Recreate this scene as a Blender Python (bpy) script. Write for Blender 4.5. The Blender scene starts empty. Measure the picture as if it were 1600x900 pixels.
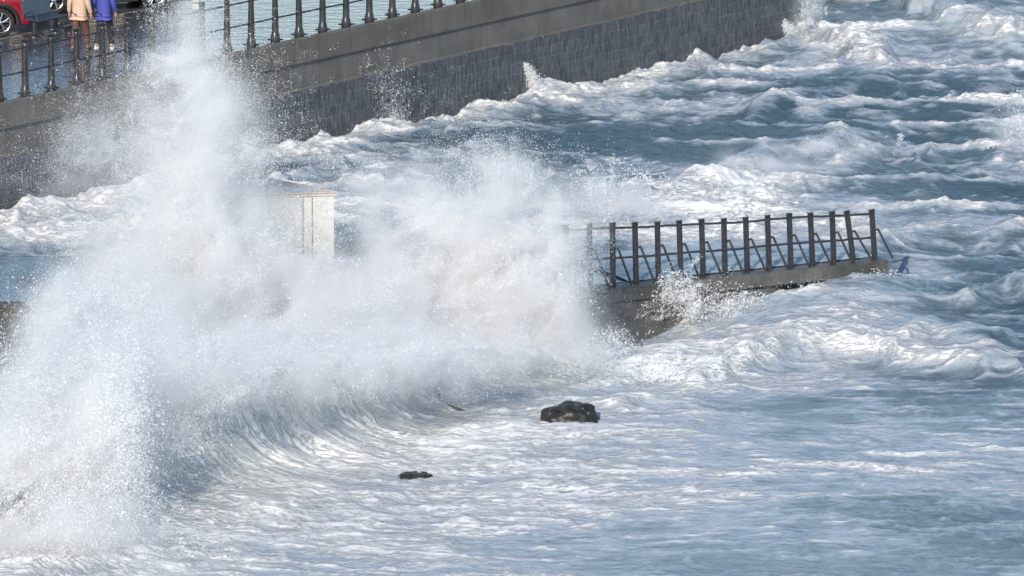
import bpy, bmesh, math, random
import numpy as np
from mathutils import Vector, Matrix, Euler
R = math.radians
random.seed(7)
rng = np.random.default_rng(7)
sc = bpy.context.scene
C = sc.collection

# ------------------------------------------------------------------ camera
H, PITCH, F = 29.0, R(11.0), 11700.0
cam = bpy.data.cameras.new('camera')
cam.sensor_width = 36.0
cam.lens = 36.0 * F / 1600.0
cam.clip_start, cam.clip_end = 1.0, 5000.0
camo = bpy.data.objects.new('camera', cam)
C.objects.link(camo)
camo.location = (0, 0, H)
camo.rotation_euler = (math.pi / 2 - PITCH, 0, 0)
sc.camera = camo

# ------------------------------------------------------------------ sky, sun, exposure
SUN_EL = R(26)
SUN_AZ = R(-164)                     # clockwise from +Y: behind the viewpoint, a little to the left
w = bpy.data.worlds.new('World')
sc.world = w
w.use_nodes = True
nt = w.node_tree
sky = nt.nodes.new('ShaderNodeTexSky')
sky.sky_type = 'NISHITA'
sky.sun_disc = False
sky.sun_elevation = SUN_EL
sky.sun_rotation = SUN_AZ
sky.air_density = 1.0
sky.dust_density = 0.15
sky.ozone_density = 2.0
bg = nt.nodes['Background']
bg.inputs['Strength'].default_value = 0.15
nt.links.new(sky.outputs[0], bg.inputs['Color'])
sl = bpy.data.lights.new('sun', 'SUN')
sl.energy = 3.6
sl.angle = R(0.6)
sl.color = (1.0, 0.90, 0.76)
so = bpy.data.objects.new('sun', sl)
C.objects.link(so)
sdir = Vector((math.sin(SUN_AZ) * math.cos(SUN_EL), math.cos(SUN_AZ) * math.cos(SUN_EL), math.sin(SUN_EL)))
so.rotation_euler = sdir.to_track_quat('Z', 'Y').to_euler()
sc.view_settings.view_transform = 'Standard'
sc.view_settings.look = 'None'
sc.view_settings.gamma = 1.0
sc.view_settings.exposure = 0.28
sc.cycles.max_bounces = 12
sc.cycles.transparent_max_bounces = 64
sc.cycles.diffuse_bounces = 10
sc.cycles.glossy_bounces = 3
sc.cycles.transmission_bounces = 4
sc.cycles.use_denoising = True
sc.cycles.sample_clamp_indirect = 6.0
sc.cycles.caustics_reflective = False
sc.cycles.caustics_refractive = False
sc.cycles.volume_bounces = 6
sc.cycles.volume_step_rate = 2.0
sc.cycles.volume_max_steps = 256

# ------------------------------------------------------------------ helpers
def ray(px, py):
    x = (px - 800) / F
    u = (450 - py) / F
    return Vector((x, math.cos(PITCH) + u * math.sin(PITCH), -math.sin(PITCH) + u * math.cos(PITCH)))

def on_z(px, py, z=0.0):
    d = ray(px, py)
    t = (z - H) / d.z
    return Vector((0, 0, H)) + d * t

def on_y(px, py, Y):
    d = ray(px, py)
    return Vector((0, 0, H)) + d * (Y / d.y)

def tag(o, label=None, cat=None, group=None, kind=None):
    if label: o['label'] = label
    if cat: o['category'] = cat
    if group: o['group'] = group
    if kind: o['kind'] = kind
    return o

def empty(name, loc, rz=0):
    o = bpy.data.objects.new(name, None)
    C.objects.link(o)
    o.location = loc
    o.rotation_euler = (0, 0, rz)
    return o

def link_mesh(name, me, m, parent=None, smooth=False):
    if m: me.materials.append(m)
    if smooth:
        me.polygons.foreach_set('use_smooth', np.ones(len(me.polygons), bool))
    o = bpy.data.objects.new(name, me)
    C.objects.link(o)
    if parent: o.parent = parent
    return o

class MB:
    def __init__(s): s.bm = bmesh.new()
    def box(s, c, size, rot=None, bevel=0.0):
        r = bmesh.ops.create_cube(s.bm, size=1.0)
        vs = r['verts']
        M = Matrix.Translation(Vector(c)) @ (rot.to_4x4() if rot else Matrix.Identity(4)) @ Matrix.Diagonal((*size, 1))
        bmesh.ops.transform(s.bm, matrix=M, verts=vs)
        if bevel:
            es = list({e for v in vs for e in v.link_edges})
            bmesh.ops.bevel(s.bm, geom=es, offset=bevel, segments=2, affect='EDGES', profile=0.5)
        return s
    def prism(s, pts, y0, y1, axis='y', bevel=0.0):
        # pts: 2D outline in (x,z), extruded along y
        def P(p, t):
            return (p[0], t, p[1]) if axis == 'y' else ((t, p[0], p[1]) if axis == 'x' else (p[0], p[1], t))
        a = [s.bm.verts.new(P(p, y0)) for p in pts]
        b = [s.bm.verts.new(P(p, y1)) for p in pts]
        n = len(pts)
        fs = [s.bm.faces.new(a), s.bm.faces.new(b[::-1])]
        for i in range(n):
            fs.append(s.bm.faces.new((a[i], b[i], b[(i + 1) % n], a[(i + 1) % n])))
        bmesh.ops.recalc_face_normals(s.bm, faces=fs)
        if bevel:
            es = list({e for v in a + b for e in v.link_edges})
            bmesh.ops.bevel(s.bm, geom=es, offset=bevel, segments=2, affect='EDGES', profile=0.5)
        return s
    def lathe(s, prof, c=(0, 0, 0), seg=16, rot=None):
        rings = []
        M = Matrix.Translation(Vector(c)) @ (rot.to_4x4() if rot else Matrix.Identity(4))
        for r, z in prof:
            rings.append([s.bm.verts.new(M @ Vector((r * math.cos(2 * math.pi * i / seg), r * math.sin(2 * math.pi * i / seg), z))) for i in range(seg)])
        fs = []
        for a, b in zip(rings, rings[1:]):
            for i in range(seg):
                fs.append(s.bm.faces.new((a[i], a[(i + 1) % seg], b[(i + 1) % seg], b[i])))
        fs.append(s.bm.faces.new(rings[0][::-1]))
        fs.append(s.bm.faces.new(rings[-1]))
        bmesh.ops.recalc_face_normals(s.bm, faces=fs)
        return s
    def tube(s, pts, r, seg=8):
        pts = [Vector(p) for p in pts]
        rings = []
        for i, p in enumerate(pts):
            a = pts[max(i - 1, 0)]
            b = pts[min(i + 1, len(pts) - 1)]
            d = (b - a).normalized()
            q = d.to_track_quat('Z', 'Y')
            rr = r[i] if isinstance(r, (list, tuple)) else r
            rings.append([s.bm.verts.new(p + q @ Vector((rr * math.cos(2 * math.pi * k / seg), rr * math.sin(2 * math.pi * k / seg), 0))) for k in range(seg)])
        fs = []
        for a, b in zip(rings, rings[1:]):
            for i in range(seg):
                fs.append(s.bm.faces.new((a[i], a[(i + 1) % seg], b[(i + 1) % seg], b[i])))
        fs.append(s.bm.faces.new(rings[0][::-1]))
        fs.append(s.bm.faces.new(rings[-1]))
        bmesh.ops.recalc_face_normals(s.bm, faces=fs)
        return s
    def build(s, name, m, parent=None, smooth=False):
        me = bpy.data.meshes.new(name)
        s.bm.to_mesh(me)
        s.bm.free()
        o = link_mesh(name, me, m, parent, smooth)
        if smooth:
            try: me.set_sharp_from_angle(angle=R(40))
            except Exception: pass
        return o

# ---- numpy noise
_perm = rng.random((256, 256)).astype(np.float32)
def vnoise(x, y, seed=0):
    x = x + seed * 37.13
    y = y + seed * 91.7
    xi = np.floor(x).astype(np.int64); yi = np.floor(y).astype(np.int64)
    fx = (x - xi).astype(np.float32); fy = (y - yi).astype(np.float32)
    fx = fx * fx * fx * (fx * (fx * 6 - 15) + 10); fy = fy * fy * fy * (fy * (fy * 6 - 15) + 10)
    a = _perm[xi & 255, yi & 255]; b = _perm[(xi + 1) & 255, yi & 255]
    c = _perm[xi & 255, (yi + 1) & 255]; d = _perm[(xi + 1) & 255, (yi + 1) & 255]
    return (a * (1 - fx) + b * fx) * (1 - fy) + (c * (1 - fx) + d * fx) * fy
def fbm(x, y, oct=4, seed=0, gain=0.5):
    t = 0; amp = 1; n = 0
    for i in range(oct):
        c, s_ = math.cos(0.6 * i + 0.3), math.sin(0.6 * i + 0.3)
        t = t + amp * vnoise((c * x - s_ * y) * 2 ** i, (s_ * x + c * y) * 2 ** i, seed + i * 5)
        n += amp; amp *= gain
    return t / n
def ridged(x, y, oct=3, seed=0):
    t = 0; amp = 1; n = 0
    for i in range(oct):
        c, s_ = math.cos(0.5 * i), math.sin(0.5 * i)
        v = 1 - np.abs(2 * vnoise((c * x - s_ * y) * 2 ** i, (s_ * x + c * y) * 2 ** i, seed + i * 7) - 1)
        t = t + amp * v * v
        n += amp; amp *= 0.5
    return t / n
def sstep(a, b, x):
    t = np.clip((x - a) / (b - a), 0, 1)
    return t * t * (3 - 2 * t)

# ---- materials
def mat(name, col, rough=0.5, metal=0.0, spec=0.5, var=0.0, vscale=6.0, bump=0.0, bscale=30.0, coat=0.0, stretch=(1, 1, 1)):
    m = bpy.data.materials.new(name)
    m.use_nodes = True
    t = m.node_tree
    b = t.nodes['Principled BSDF']
    b.inputs['Roughness'].default_value = rough
    b.inputs['Metallic'].default_value = metal
    b.inputs['Specular IOR Level'].default_value = spec
    b.inputs['Coat Weight'].default_value = coat
    tc = t.nodes.new('ShaderNodeTexCoord')
    mp = t.nodes.new('ShaderNodeMapping')
    mp.inputs['Scale'].default_value = stretch
    t.links.new(tc.outputs['Object'], mp.inputs[0])
    n = t.nodes.new('ShaderNodeTexNoise')
    n.inputs['Scale'].default_value = vscale
    n.inputs['Detail'].default_value = 6
    n.inputs['Roughness'].default_value = 0.65
    t.links.new(mp.outputs[0], n.inputs['Vector'])
    cr = t.nodes.new('ShaderNodeValToRGB')
    cr.color_ramp.elements[0].position = 0.3
    cr.color_ramp.elements[1].position = 0.7
    cr.color_ramp.elements[0].color = (*[max(c * (1 - var), 0) for c in col], 1)
    cr.color_ramp.elements[1].color = (*[min(c * (1 + var), 1) for c in col], 1)
    t.links.new(n.outputs['Fac'], cr.inputs[0])
    t.links.new(cr.outputs[0], b.inputs['Base Color'])
    if bump:
        n2 = t.nodes.new('ShaderNodeTexNoise')
        n2.inputs['Scale'].default_value = bscale
        n2.inputs['Detail'].default_value = 5
        t.links.new(mp.outputs[0], n2.inputs['Vector'])
        bp = t.nodes.new('ShaderNodeBump')
        bp.inputs['Strength'].default_value = 1.0
        bp.inputs['Distance'].default_value = bump
        t.links.new(n2.outputs['Fac'], bp.inputs['Height'])
        t.links.new(bp.outputs[0], b.inputs['Normal'])
    return m

class NT:
    def __init__(s, name):
        s.m = bpy.data.materials.new(name); s.m.use_nodes = True
        s.t = s.m.node_tree; s.b = s.t.nodes['Principled BSDF']
    def n(s, typ, **kw):
        nd = s.t.nodes.new(typ)
        for k, v in kw.items():
            if k.startswith('i_'):
                nd.inputs[int(k[2:])].default_value = v
            else:
                setattr(nd, k, v)
        return nd
    def l(s, a, b): s.t.links.new(a, b)
    def math(s, op, a, b=None, clamp=False):
        nd = s.n('ShaderNodeMath', operation=op, use_clamp=clamp)
        for i, v in enumerate((a, b)):
            if v is None: continue
            if isinstance(v, (int, float)): nd.inputs[i].default_value = v
            else: s.l(v, nd.inputs[i])
        return nd.outputs[0]
    def mapr(s, v, a, b, c=0.0, d=1.0, smooth=True):
        nd = s.n('ShaderNodeMapRange', interpolation_type='SMOOTHSTEP' if smooth else 'LINEAR')
        s.l(v, nd.inputs[0])
        for i, q in enumerate((a, b, c, d)): nd.inputs[i + 1].default_value = q
        return nd.outputs[0]
    def noise(s, vec, scale, detail=4, rough=0.6, dist=0.0):
        nd = s.n('ShaderNodeTexNoise')
        nd.inputs['Scale'].default_value = scale; nd.inputs['Detail'].default_value = detail
        nd.inputs['Roughness'].default_value = rough; nd.inputs['Distortion'].default_value = dist
        if vec: s.l(vec, nd.inputs['Vector'])
        return nd.outputs['Fac']
    def mixc(s, f, a, b):
        nd = s.n('ShaderNodeMix', data_type='RGBA')
        if isinstance(f, (int, float)): nd.inputs[0].default_value = f
        else: s.l(f, nd.inputs[0])
        for i, v in ((6, a), (7, b)):
            if isinstance(v, tuple): nd.inputs[i].default_value = (*v, 1)
            else: s.l(v, nd.inputs[i])
        return nd.outputs[2]

def sea_material(name, wave=False):
    k = NT(name)
    fo = k.n('ShaderNodeAttribute', attribute_name='foam').outputs['Fac']
    mk = k.n('ShaderNodeAttribute', attribute_name='milk').outputs['Fac']
    fl = k.n('ShaderNodeAttribute', attribute_name='flow').outputs['Vector']
    geo = k.n('ShaderNodeNewGeometry').outputs['Position']
    n1 = k.noise(fl, 1.5 if not wave else 1.2, 7, 0.68, 0.5)
    n2 = k.noise(fl, 5.5 if not wave else 4.0, 7, 0.72, 0.4)
    nsum = k.math('ADD', k.math('MULTIPLY', n1, 0.68), k.math('MULTIPLY', n2, 0.32))
    v = k.math('ADD', fo, k.math('MULTIPLY', k.math('SUBTRACT', nsum, 0.5), 2.3))
    n3 = k.noise(fl, 11.0, 5, 0.7, 0.5)
    lace = k.mapr(n3, 0.36, 0.52, 0.55, 1.0)
    n4 = k.noise(fl, 2.6, 5, 0.7, 0.8)
    thick = k.math('MULTIPLY', k.mapr(v, 0.50, 1.0), k.math('MAXIMUM', lace, k.mapr(k.math('ADD', v, k.math('MULTIPLY', n4, 0.8)), 1.2, 1.9)))
    thin = k.mapr(v, 0.0, 0.7)
    water = k.mixc(mk, (0.036, 0.080, 0.108), (0.22, 0.285, 0.32)) if not wave else k.mixc(mk, (0.15, 0.20, 0.185), (0.38, 0.43, 0.41))
    col = k.mixc(k.math('MULTIPLY', thin, 0.55), water, (0.62, 0.68, 0.775))
    col = k.mixc(thick, col, (0.78, 0.785, 0.78))
    k.l(col, k.b.inputs['Base Color'])
    k.l(k.mapr(thick, 0, 1, 0.16 if not wave else 0.4, 0.75), k.b.inputs['Roughness'])
    k.b.inputs['IOR'].default_value = 1.33
    k.l(k.mapr(thick, 0, 1, 0.5, 0.15), k.b.inputs['Specular IOR Level'])
    # bump: foam thickness and ripples
    mpr = k.n('ShaderNodeMapping'); mpr.inputs['Scale'].default_value = (0.45, 1.0, 1.0); k.l(geo, mpr.inputs[0])
    rip = k.noise(mpr.outputs[0], 4.0, 6, 0.6)
    b1 = k.n('ShaderNodeBump'); b1.inputs['Distance'].default_value = 0.09; b1.inputs['Strength'].default_value = 0.9
    k.l(rip, b1.inputs['Height'])
    b2 = k.n('ShaderNodeBump'); b2.inputs['Distance'].default_value = 0.05; b2.inputs['Strength'].default_value = 1.0
    k.l(k.math('ADD', thick, k.math('MULTIPLY', n2, 0.7)), b2.inputs['Height'])
    k.l(b1.outputs[0], b2.inputs['Normal'])
    k.l(b2.outputs[0], k.b.inputs['Normal'])
    return k.m

def spray_material(name, tint=(0.95, 0.95, 0.95)):
    m = bpy.data.materials.new(name); m.use_nodes = True
    t = m.node_tree
    for n in list(t.nodes): t.nodes.remove(n)
    o = t.nodes.new('ShaderNodeOutputMaterial')
    d = t.nodes.new('ShaderNodeBsdfDiffuse'); d.inputs['Color'].default_value = (*tint, 1)
    tr = t.nodes.new('ShaderNodeBsdfTranslucent'); tr.inputs['Color'].default_value = (*tint, 1)
    mx = t.nodes.new('ShaderNodeMixShader'); mx.inputs[0].default_value = 0.5
    t.links.new(d.outputs[0], mx.inputs[1]); t.links.new(tr.outputs[0], mx.inputs[2])
    t.links.new(mx.outputs[0], o.inputs['Surface'])
    return m

M_SEA = sea_material('sea_water')
M_WAVE = sea_material('wave_water', True)
M_SPRAY = spray_material('spray_white')

def set_attr(me, name, typ, data):
    a = me.attributes.new(name, typ, 'POINT')
    a.data.foreach_set('vector' if typ == 'FLOAT_VECTOR' else 'value', np.ascontiguousarray(data, np.float32).ravel())

def grid_mesh(name, P, attrs):
    ny, nx = P.shape[:2]
    me = bpy.data.meshes.new(name)
    nv = nx * ny
    me.vertices.add(nv)
    me.vertices.foreach_set('co', np.ascontiguousarray(P, np.float32).ravel())
    i = (np.arange(ny - 1)[:, None] * nx + np.arange(nx - 1)[None, :]).ravel()
    q = np.stack([i, i + 1, i + nx + 1, i + nx], 1).astype(np.int32)
    nf = len(q)
    me.loops.add(nf * 4)
    me.loops.foreach_set('vertex_index', q.ravel())
    me.polygons.add(nf)
    me.polygons.foreach_set('loop_start', np.arange(0, nf * 4, 4, dtype=np.int32))
    me.update(calc_edges=True)
    me.polygons.foreach_set('use_smooth', np.ones(nf, bool))
    for k, (t, d) in attrs.items():
        set_attr(me, k, t, d)
    return me

# ------------------------------------------------------------------ key lines of the place
ZP = 2.39                                             # promenade level above mean sea
ZJ = 0.70                                             # jetty deck
ZU = 1.30                                             # upper step of the landing
wa = on_z(0, 163, ZP); wb = on_z(755, 0, ZP)
wdir = (wb - wa).normalized()                         # along the sea wall, away to the right
wn = Vector((wdir.y, -wdir.x, 0))                     # seaward
# end of wall under pixel column 1243
def wall_at_px(px):
    # intersection of the vertical plane through pixel column with the wall line
    k_ = (px - 800) / F
    # X = k*t, Y ~ t*cos(pitch)+... solve using points on the top plane
    lo, hi = -50.0, 90.0
    for _ in range(60):
        mid = (lo + hi) / 2
        p = wa + wdir * mid
        d = Vector((0, math.cos(PITCH), -math.sin(PITCH))).dot(p - Vector((0, 0, H)))
        if p.x / d < k_: lo = mid
        else: hi = mid
    return lo
S_END = wall_at_px(1243)

# ------------------------------------------------------------------ the sea
def poly_dist(X, Y, pts):
    best = np.full(X.shape, 1e9, np.float32); side = np.zeros(X.shape, np.float32); tt = np.zeros(X.shape, np.float32)
    L = 0; seg = []
    for a, b in zip(pts, pts[1:]):
        seg.append(((a[0], a[1]), (b[0], b[1]), L)); L += math.hypot(b[0] - a[0], b[1] - a[1])
    for (ax, ay), (bx, by), l0 in seg:
        dx, dy = bx - ax, by - ay; ll = dx * dx + dy * dy
        t = np.clip(((X - ax) * dx + (Y - ay) * dy) / ll, 0, 1)
        ex, ey = X - (ax + t * dx), Y - (ay + t * dy)
        d = np.hypot(ex, ey)
        m = d < best
        best = np.where(m, d, best)
        side = np.where(m, np.sign(dx * ey - dy * ex), side)
        tt = np.where(m, (l0 + t * math.sqrt(ll)) / L, tt)
    return best, side, tt

def axis(lo, hi, d, far_lo, far_hi, g=1.25):
    a = list(np.arange(lo, hi, d))
    s = d; x = a[-1]
    while x < far_hi: s *= g; x += s; a.append(x)
    s = d; x = a[0]; pre = []
    while x > far_lo: s *= g; x -= s; pre.append(x)
    return np.array(pre[::-1] + a)

gx = axis(-13.2, 13.4, 0.027, -900, 900)
gy = axis(122.0, 192.0, 0.062, -60, 1500)
X, Y = np.meshgrid(gx, gy)
X = X.astype(np.float32); Y = Y.astype(np.float32)

def pl(*pp, z=0.25):
    return [tuple(on_z(px, py, z)[:2]) for px, py in pp]

# crest lines: polyline, height, front width, back width, foam, foam front reach, foam back reach
RIDGES = [
 (pl((895, 335), (950, 296), (1040, 304), (1130, 280), (1200, 248), (1290, 228), (1370, 240), (1430, 262)), 0.34, 1.2, 2.4, 0.8, 5.5, 0.9),
 (pl((1330, 392), (1400, 366), (1470, 352), (1540, 350), (1660, 362)), 0.42, 0.7, 1.5, 0.35, 0.35, 1.5),
 (pl((900, 590), (960, 560), (1040, 552), (1130, 560), (1240, 528), (1330, 522), (1430, 545), (1540, 565), (1660, 585)), 0.42, 0.7, 1.6, 0.75, 0.7, 2.6),
 (pl((380, 300), (440, 268), (510, 248), (560, 262), (640, 285)), 0.22, 0.8, 0.8, 0.8, 0.9, 0.6),
 (pl((-40, 335), (40, 328), (170, 318), (290, 325), (380, 320)), 0.35, 0.7, 0.7, 0.7, 1.0, 0.5),
 (pl((-40, 362), (60, 352), (200, 356), (330, 366)), 0.3, 0.6, 0.9, 0.8, 1.2, 0.6),
 (pl((-40, 396), (60, 392), (200, 396)), 0.2, 0.4, 0.6, 0.6, 0.5, 0.4),
 (pl((1130, 180), (1200, 150), (1260, 130), (1340, 118), (1420, 125)), 0.28, 0.9, 1.6, 0.35, 0.5, 1.2),
 (pl((1240, 232), (1340, 214), (1440, 208), (1520, 222)), 0.22, 0.5, 1.0, 0.3, 0.5, 1.0),
 (pl((1250, 0), (1280, 40), (1330, 62), (1420, 66)), 0.3, 1.0, 2.0, 0.5, 1.5, 1.5),
 (pl((1380, -20), (1450, 22), (1530, 44), (1640, 56)), 0.4, 0.8, 1.6, 0.6, 1.0, 1.5),
 (pl((700, 250), (780, 232), (860, 262), (900, 268)), 0.25, 0.6, 1.2, 0.25, 0.4, 0.8),
 (pl((1480, 470), (1560, 452), (1660, 440)), 0.25, 0.5, 1.0, 0.2, 0.4, 0.8),
 (pl((1380, 520), (1450, 508), (1600, 518)), 0.2, 0.4, 0.8, 0.35, 0.4, 0.8),
 (pl((800, 640), (900, 622), (1000, 618), (1150, 622)), 0.16, 0.4, 1.2, 0.4, 0.3, 1.0),
]
jit = (fbm(X * 0.9, Y * 0.5, 3, 21) - 0.5)
hh = np.zeros_like(X); foam = np.zeros_like(X); milk = np.zeros_like(X)
# how rough: calmer towards the camera
rough = sstep(138, 158, Y) * 0.75 + 0.25
Xw = X + 0.5 * (fbm(X * 0.5, Y * 0.35, 2, 31) - 0.5)
hh += 0.34 * (fbm(X * 0.11 + 3, Y * 0.16, 2, 2) - 0.5)
rg = ridged(Xw * 0.17 + Y * 0.07, Y * 0.36, 4, 11)
hh += rough * 0.46 * (rg - 0.45)
rg2 = ridged(Xw * 0.7 + 5, Y * 1.0, 4, 17)
hh += (0.05 + 0.16 * rough) * (rg2 - 0.45)
rg3 = ridged(Xw * 0.9 + 2, Y * 2.1 + 1.2 * fbm(X * 0.6, Y * 0.5, 2, 71), 3, 27)
hh += 0.045 * (rg3 - 0.45)
hh += 0.035 * (fbm(X * 3.5, Y * 3.0, 3, 9) - 0.5)
foam += 1.5 * (fbm(X * 0.20 + Y * 0.05, Y * 0.26, 5, 41, 0.6) - 0.5) + 0.27
foam -= 0.30 * sstep(146, 154, Y)
foam += (0.25 + rough) * 0.55 * (fbm(X * 0.9 + Y * 0.4, Y * 1.3 - X * 0.25, 5, 47, 0.62) - 0.5)
foam += rough * 0.85 * sstep(0.5, 0.85, rg) + (0.22 + 0.25 * rough) * sstep(0.5, 0.9, rg2)
for pts, A, wf, wb_, fm, ff, fb in RIDGES:
    pts = sorted(pts)
    xs_ = np.linspace(pts[0][0], pts[-1][0], 200)
    ys_ = np.interp(xs_, [p[0] for p in pts], [p[1] for p in pts])
    kk = np.hanning(31); kk /= kk.sum(); ys_ = np.convolve(np.pad(ys_, 15, mode='edge'), kk, 'valid')
    Xj = X + jit * 0.9
    fy_ = np.interp(Xj, xs_, ys_)
    dy_ = (Y + jit * 2.2) - fy_                        # >0 behind the crest
    span = xs_[-1] - xs_[0]; tt = (Xj - xs_[0]) / span
    end = sstep(0, 0.2, tt) * sstep(0, 0.2, 1 - tt)
    mod = 0.5 + 1.0 * fbm(X * 0.8, Y * 0.5, 2, 51)
    wk = sstep(-0.3, 0.3, dy_)
    hh += A * end * mod * np.exp(-(dy_ / (wf * (1 - wk) + wb_ * wk)) ** 2)
    foam += fm * end * np.exp(-(dy_ / (ff * (1 - wk) + fb * wk)) ** 2)
# foam heaped along the foot of the sea wall
sw = (X - wa.x) * wn.x + (Y - wa.y) * wn.y
al = (X - wa.x) * wdir.x + (Y - wa.y) * wdir.y
band = np.exp(-(np.clip(sw - 0.2, 0, 99) / 0.9) ** 2) * sstep(S_END + 1.5, S_END - 0.5, al)
lump = fbm(al * 0.8, sw * 1.2, 4, 61)
hh += band * (0.6 * (lump - 0.5) + 0.10 * (fbm(al * 3.1, sw * 3.3, 4, 62) - 0.5))
foam += band * 0.75
# foam and churned-water patches, one painted to lighten a post's shadow: px, py, rx, ry, foam, milk, level
for px, py, rx, ry, f_, m_, lv in [
    (1120, 330, 230, 60, 0.45, 0.3, 0.15), (1150, 500, 230, 60, 0.40, 0.5, 0.0), (1280, 485, 170, 40, 0.2, 0.3, 0.22), (1450, 416, 60, 18, 0.55, 0.6, 0.0),  # last one: paler water painted in to lighten the end post's blue shadow
    (1340, 446, 120, 26, 0.15, 0.3, 0.42), (1180, 395, 260, 20, 0.1, 0.2, 0.42), (1000, 540, 90, 40, 0.6, 0.6, -0.1),
    (1320, 50, 120, 60, 0.35, 0.6, 0.0), (1520, 20, 160, 40, 0.25, 0.5, 0.2), (1230, 90, 90, 30, 0.45, 0.5, 0.0),
    (150, 860, 400, 90, 0.55, 0.9, 0.0), (420, 790, 320, 90, 0.50, 0.9, 0.0), (620, 850, 300, 50, 0.22, 0.5, 0.0), (760, 690, 260, 50, 0.35, 0.6, 0.0),
    (760, 620, 200, 40, 0.5, 0.7, 0.0), (130, 350, 300, 45, 0.45, 0.5, 0.1), (620, 290, 160, 50, 0.15, 0.4, 0.0),
    (700, 380, 200, 70, 0.25, 0.5, 0.1), (970, 120, 170, 40, 0.3, 0.4, 0.0), (1450, 330, 200, 40, 0.2, 0.3, 0.0),
    (1100, 740, 560, 130, 0.28, 0.5, 0.0), (1250, 640, 400, 50, 0.15, 0.3, 0.0), (800, 850, 400, 60, 0.05, 0.55, 0.0), (1400, 870, 300, 40, -0.08, 0.3, 0.0),
    (1560, 490, 140, 40, -0.3, -0.2, 0.0), (800, 215, 90, 40, -0.25, 0.0, 0.0), (1130, 195, 160, 35, -0.3, 0.0, 0.0),
    (1480, 690, 260, 60, 0.05, 0.2, 0.0), (950, 640, 160, 30, 0.2, 0.4, 0.0), (1560, 210, 60, 40, 0.35, 0.2, 0.1)]:
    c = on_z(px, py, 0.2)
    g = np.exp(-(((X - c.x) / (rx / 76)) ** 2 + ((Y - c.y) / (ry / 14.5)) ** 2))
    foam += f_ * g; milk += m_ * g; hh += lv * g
milk = np.clip(milk + 0.22 + 0.5 * (fbm(X * 0.15, Y * 0.12, 3, 77) - 0.5), 0, 1)
# long thin streak lines in the calm foreground
gq = np.clip(3.5 * np.exp(-(X + 7) / 2.2), 0, 6) * (1 - sstep(134, 140, Y))
Yq = Y - gq
st = ridged(X * 0.25 + 0.05 * Y, Yq * 1.5 + 1.0 * fbm(X * 0.25, Y * 0.3, 2, 5), 3, 91)
calm = 1 - sstep(140, 152, Y)
st2 = ridged(X * 0.5 + 9, Yq * 2.6 + 1.4 * fbm(X * 0.4, Y * 0.4, 2, 6), 3, 95)
foam += calm * (0.62 * sstep(0.6, 0.92, st) + 0.42 * sstep(0.6, 0.95, st2) - 0.26)
hh += calm * 0.03 * (st2 - 0.4)
hh += calm * 0.05 * (st - 0.4)
hh += np.clip(foam, 0, 1.2) * (0.17 * (fbm(X * 2.2, Y * 1.7, 5, 83, 0.6) - 0.5) * (0.25 + rough) + 0.06 * (1 - rough) * (fbm(X * 0.7, Y * 1.6, 4, 84) - 0.5))
foam += 0.22 * sstep(0.45, 0.9, rg3)
# keep the water below the landing and clear of the land behind the wall
ja, jb = on_z(-200, 569, ZJ), on_z(1388, 407, ZJ)
jdir = (jb - ja); jlen = jdir.length; jdir.normalize(); jn = Vector((jdir.y, -jdir.x, 0))
ju = (X - ja.x) * jdir.x + (Y - ja.y) * jdir.y
jv = -((X - ja.x) * jn.x + (Y - ja.y) * jn.y)         # metres behind the front edge
JW = 2.7
inj = (ju > -60) & (ju < jlen + 0.1) & (jv > -0.15) & (jv < JW * 0.85)
hh = np.where(inj, np.minimum(hh, ZJ - 0.08), hh)
hh = np.where(sw < -0.25, np.minimum(hh, 0.1), hh)
near = (ju < jlen - 6) & (jv < 0) & (jv > -2.5)
hh = hh - 0.45 * sstep(-2.5, -0.3, jv) * (1 - sstep(jlen - 6, jlen - 3, ju)) * (jv < 0.3)
fade = np.clip((np.abs(X) - 14) / 20, 0, 1)
warp = 1.2 * (fbm(X * 0.35, Y * 0.25, 3, 15) - 0.5)
flow = np.stack([X * 0.42 + 0.5 * warp, (Y - gq) * 0.80 + warp * 0.9, hh * 1.5], -1)
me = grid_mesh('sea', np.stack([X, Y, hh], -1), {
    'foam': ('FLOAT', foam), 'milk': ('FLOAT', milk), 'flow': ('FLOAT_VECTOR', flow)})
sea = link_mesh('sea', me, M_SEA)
tag(sea, kind='structure')

# ------------------------------------------------------------------ the breaking wave
base_px = [(-160, 905), (60, 872), (170, 848), (300, 815), (430, 778), (540, 744), (630, 712), (720, 674), (800, 632), (880, 606), (960, 590)]
bpts = [on_z(px, py, 0.02) for px, py in base_px]
hts = [0.7, 0.85, 1.3, 1.75, 1.9, 1.8, 1.6, 1.25, 0.9, 0.5, 0.12]
NU, NV = 1300, 300
cum = np.concatenate([[0], np.cumsum([(b - a).length for a, b in zip(bpts, bpts[1:])])])
us = np.linspace(0, cum[-1], NU)
def smooth_interp(us, cum, vals):
    v = np.interp(us, cum, vals)
    kk = np.hanning(121); kk /= kk.sum()
    return np.convolve(np.pad(v, 60, mode='edge'), kk, 'valid')
bx = smooth_interp(us, cum, [p.x for p in bpts]); by = smooth_interp(us, cum, [p.y for p in bpts])
hx = smooth_interp(us, cum, hts)
tx = np.gradient(bx); ty = np.gradient(by); tl = np.hypot(tx, ty); tx /= tl; ty /= tl
nx_, ny_ = -ty, tx                                    # landward
vs = np.linspace(0, 1, NV)
U, V = np.meshgrid(us, vs)
Hh = np.broadcast_to(hx, U.shape)
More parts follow.
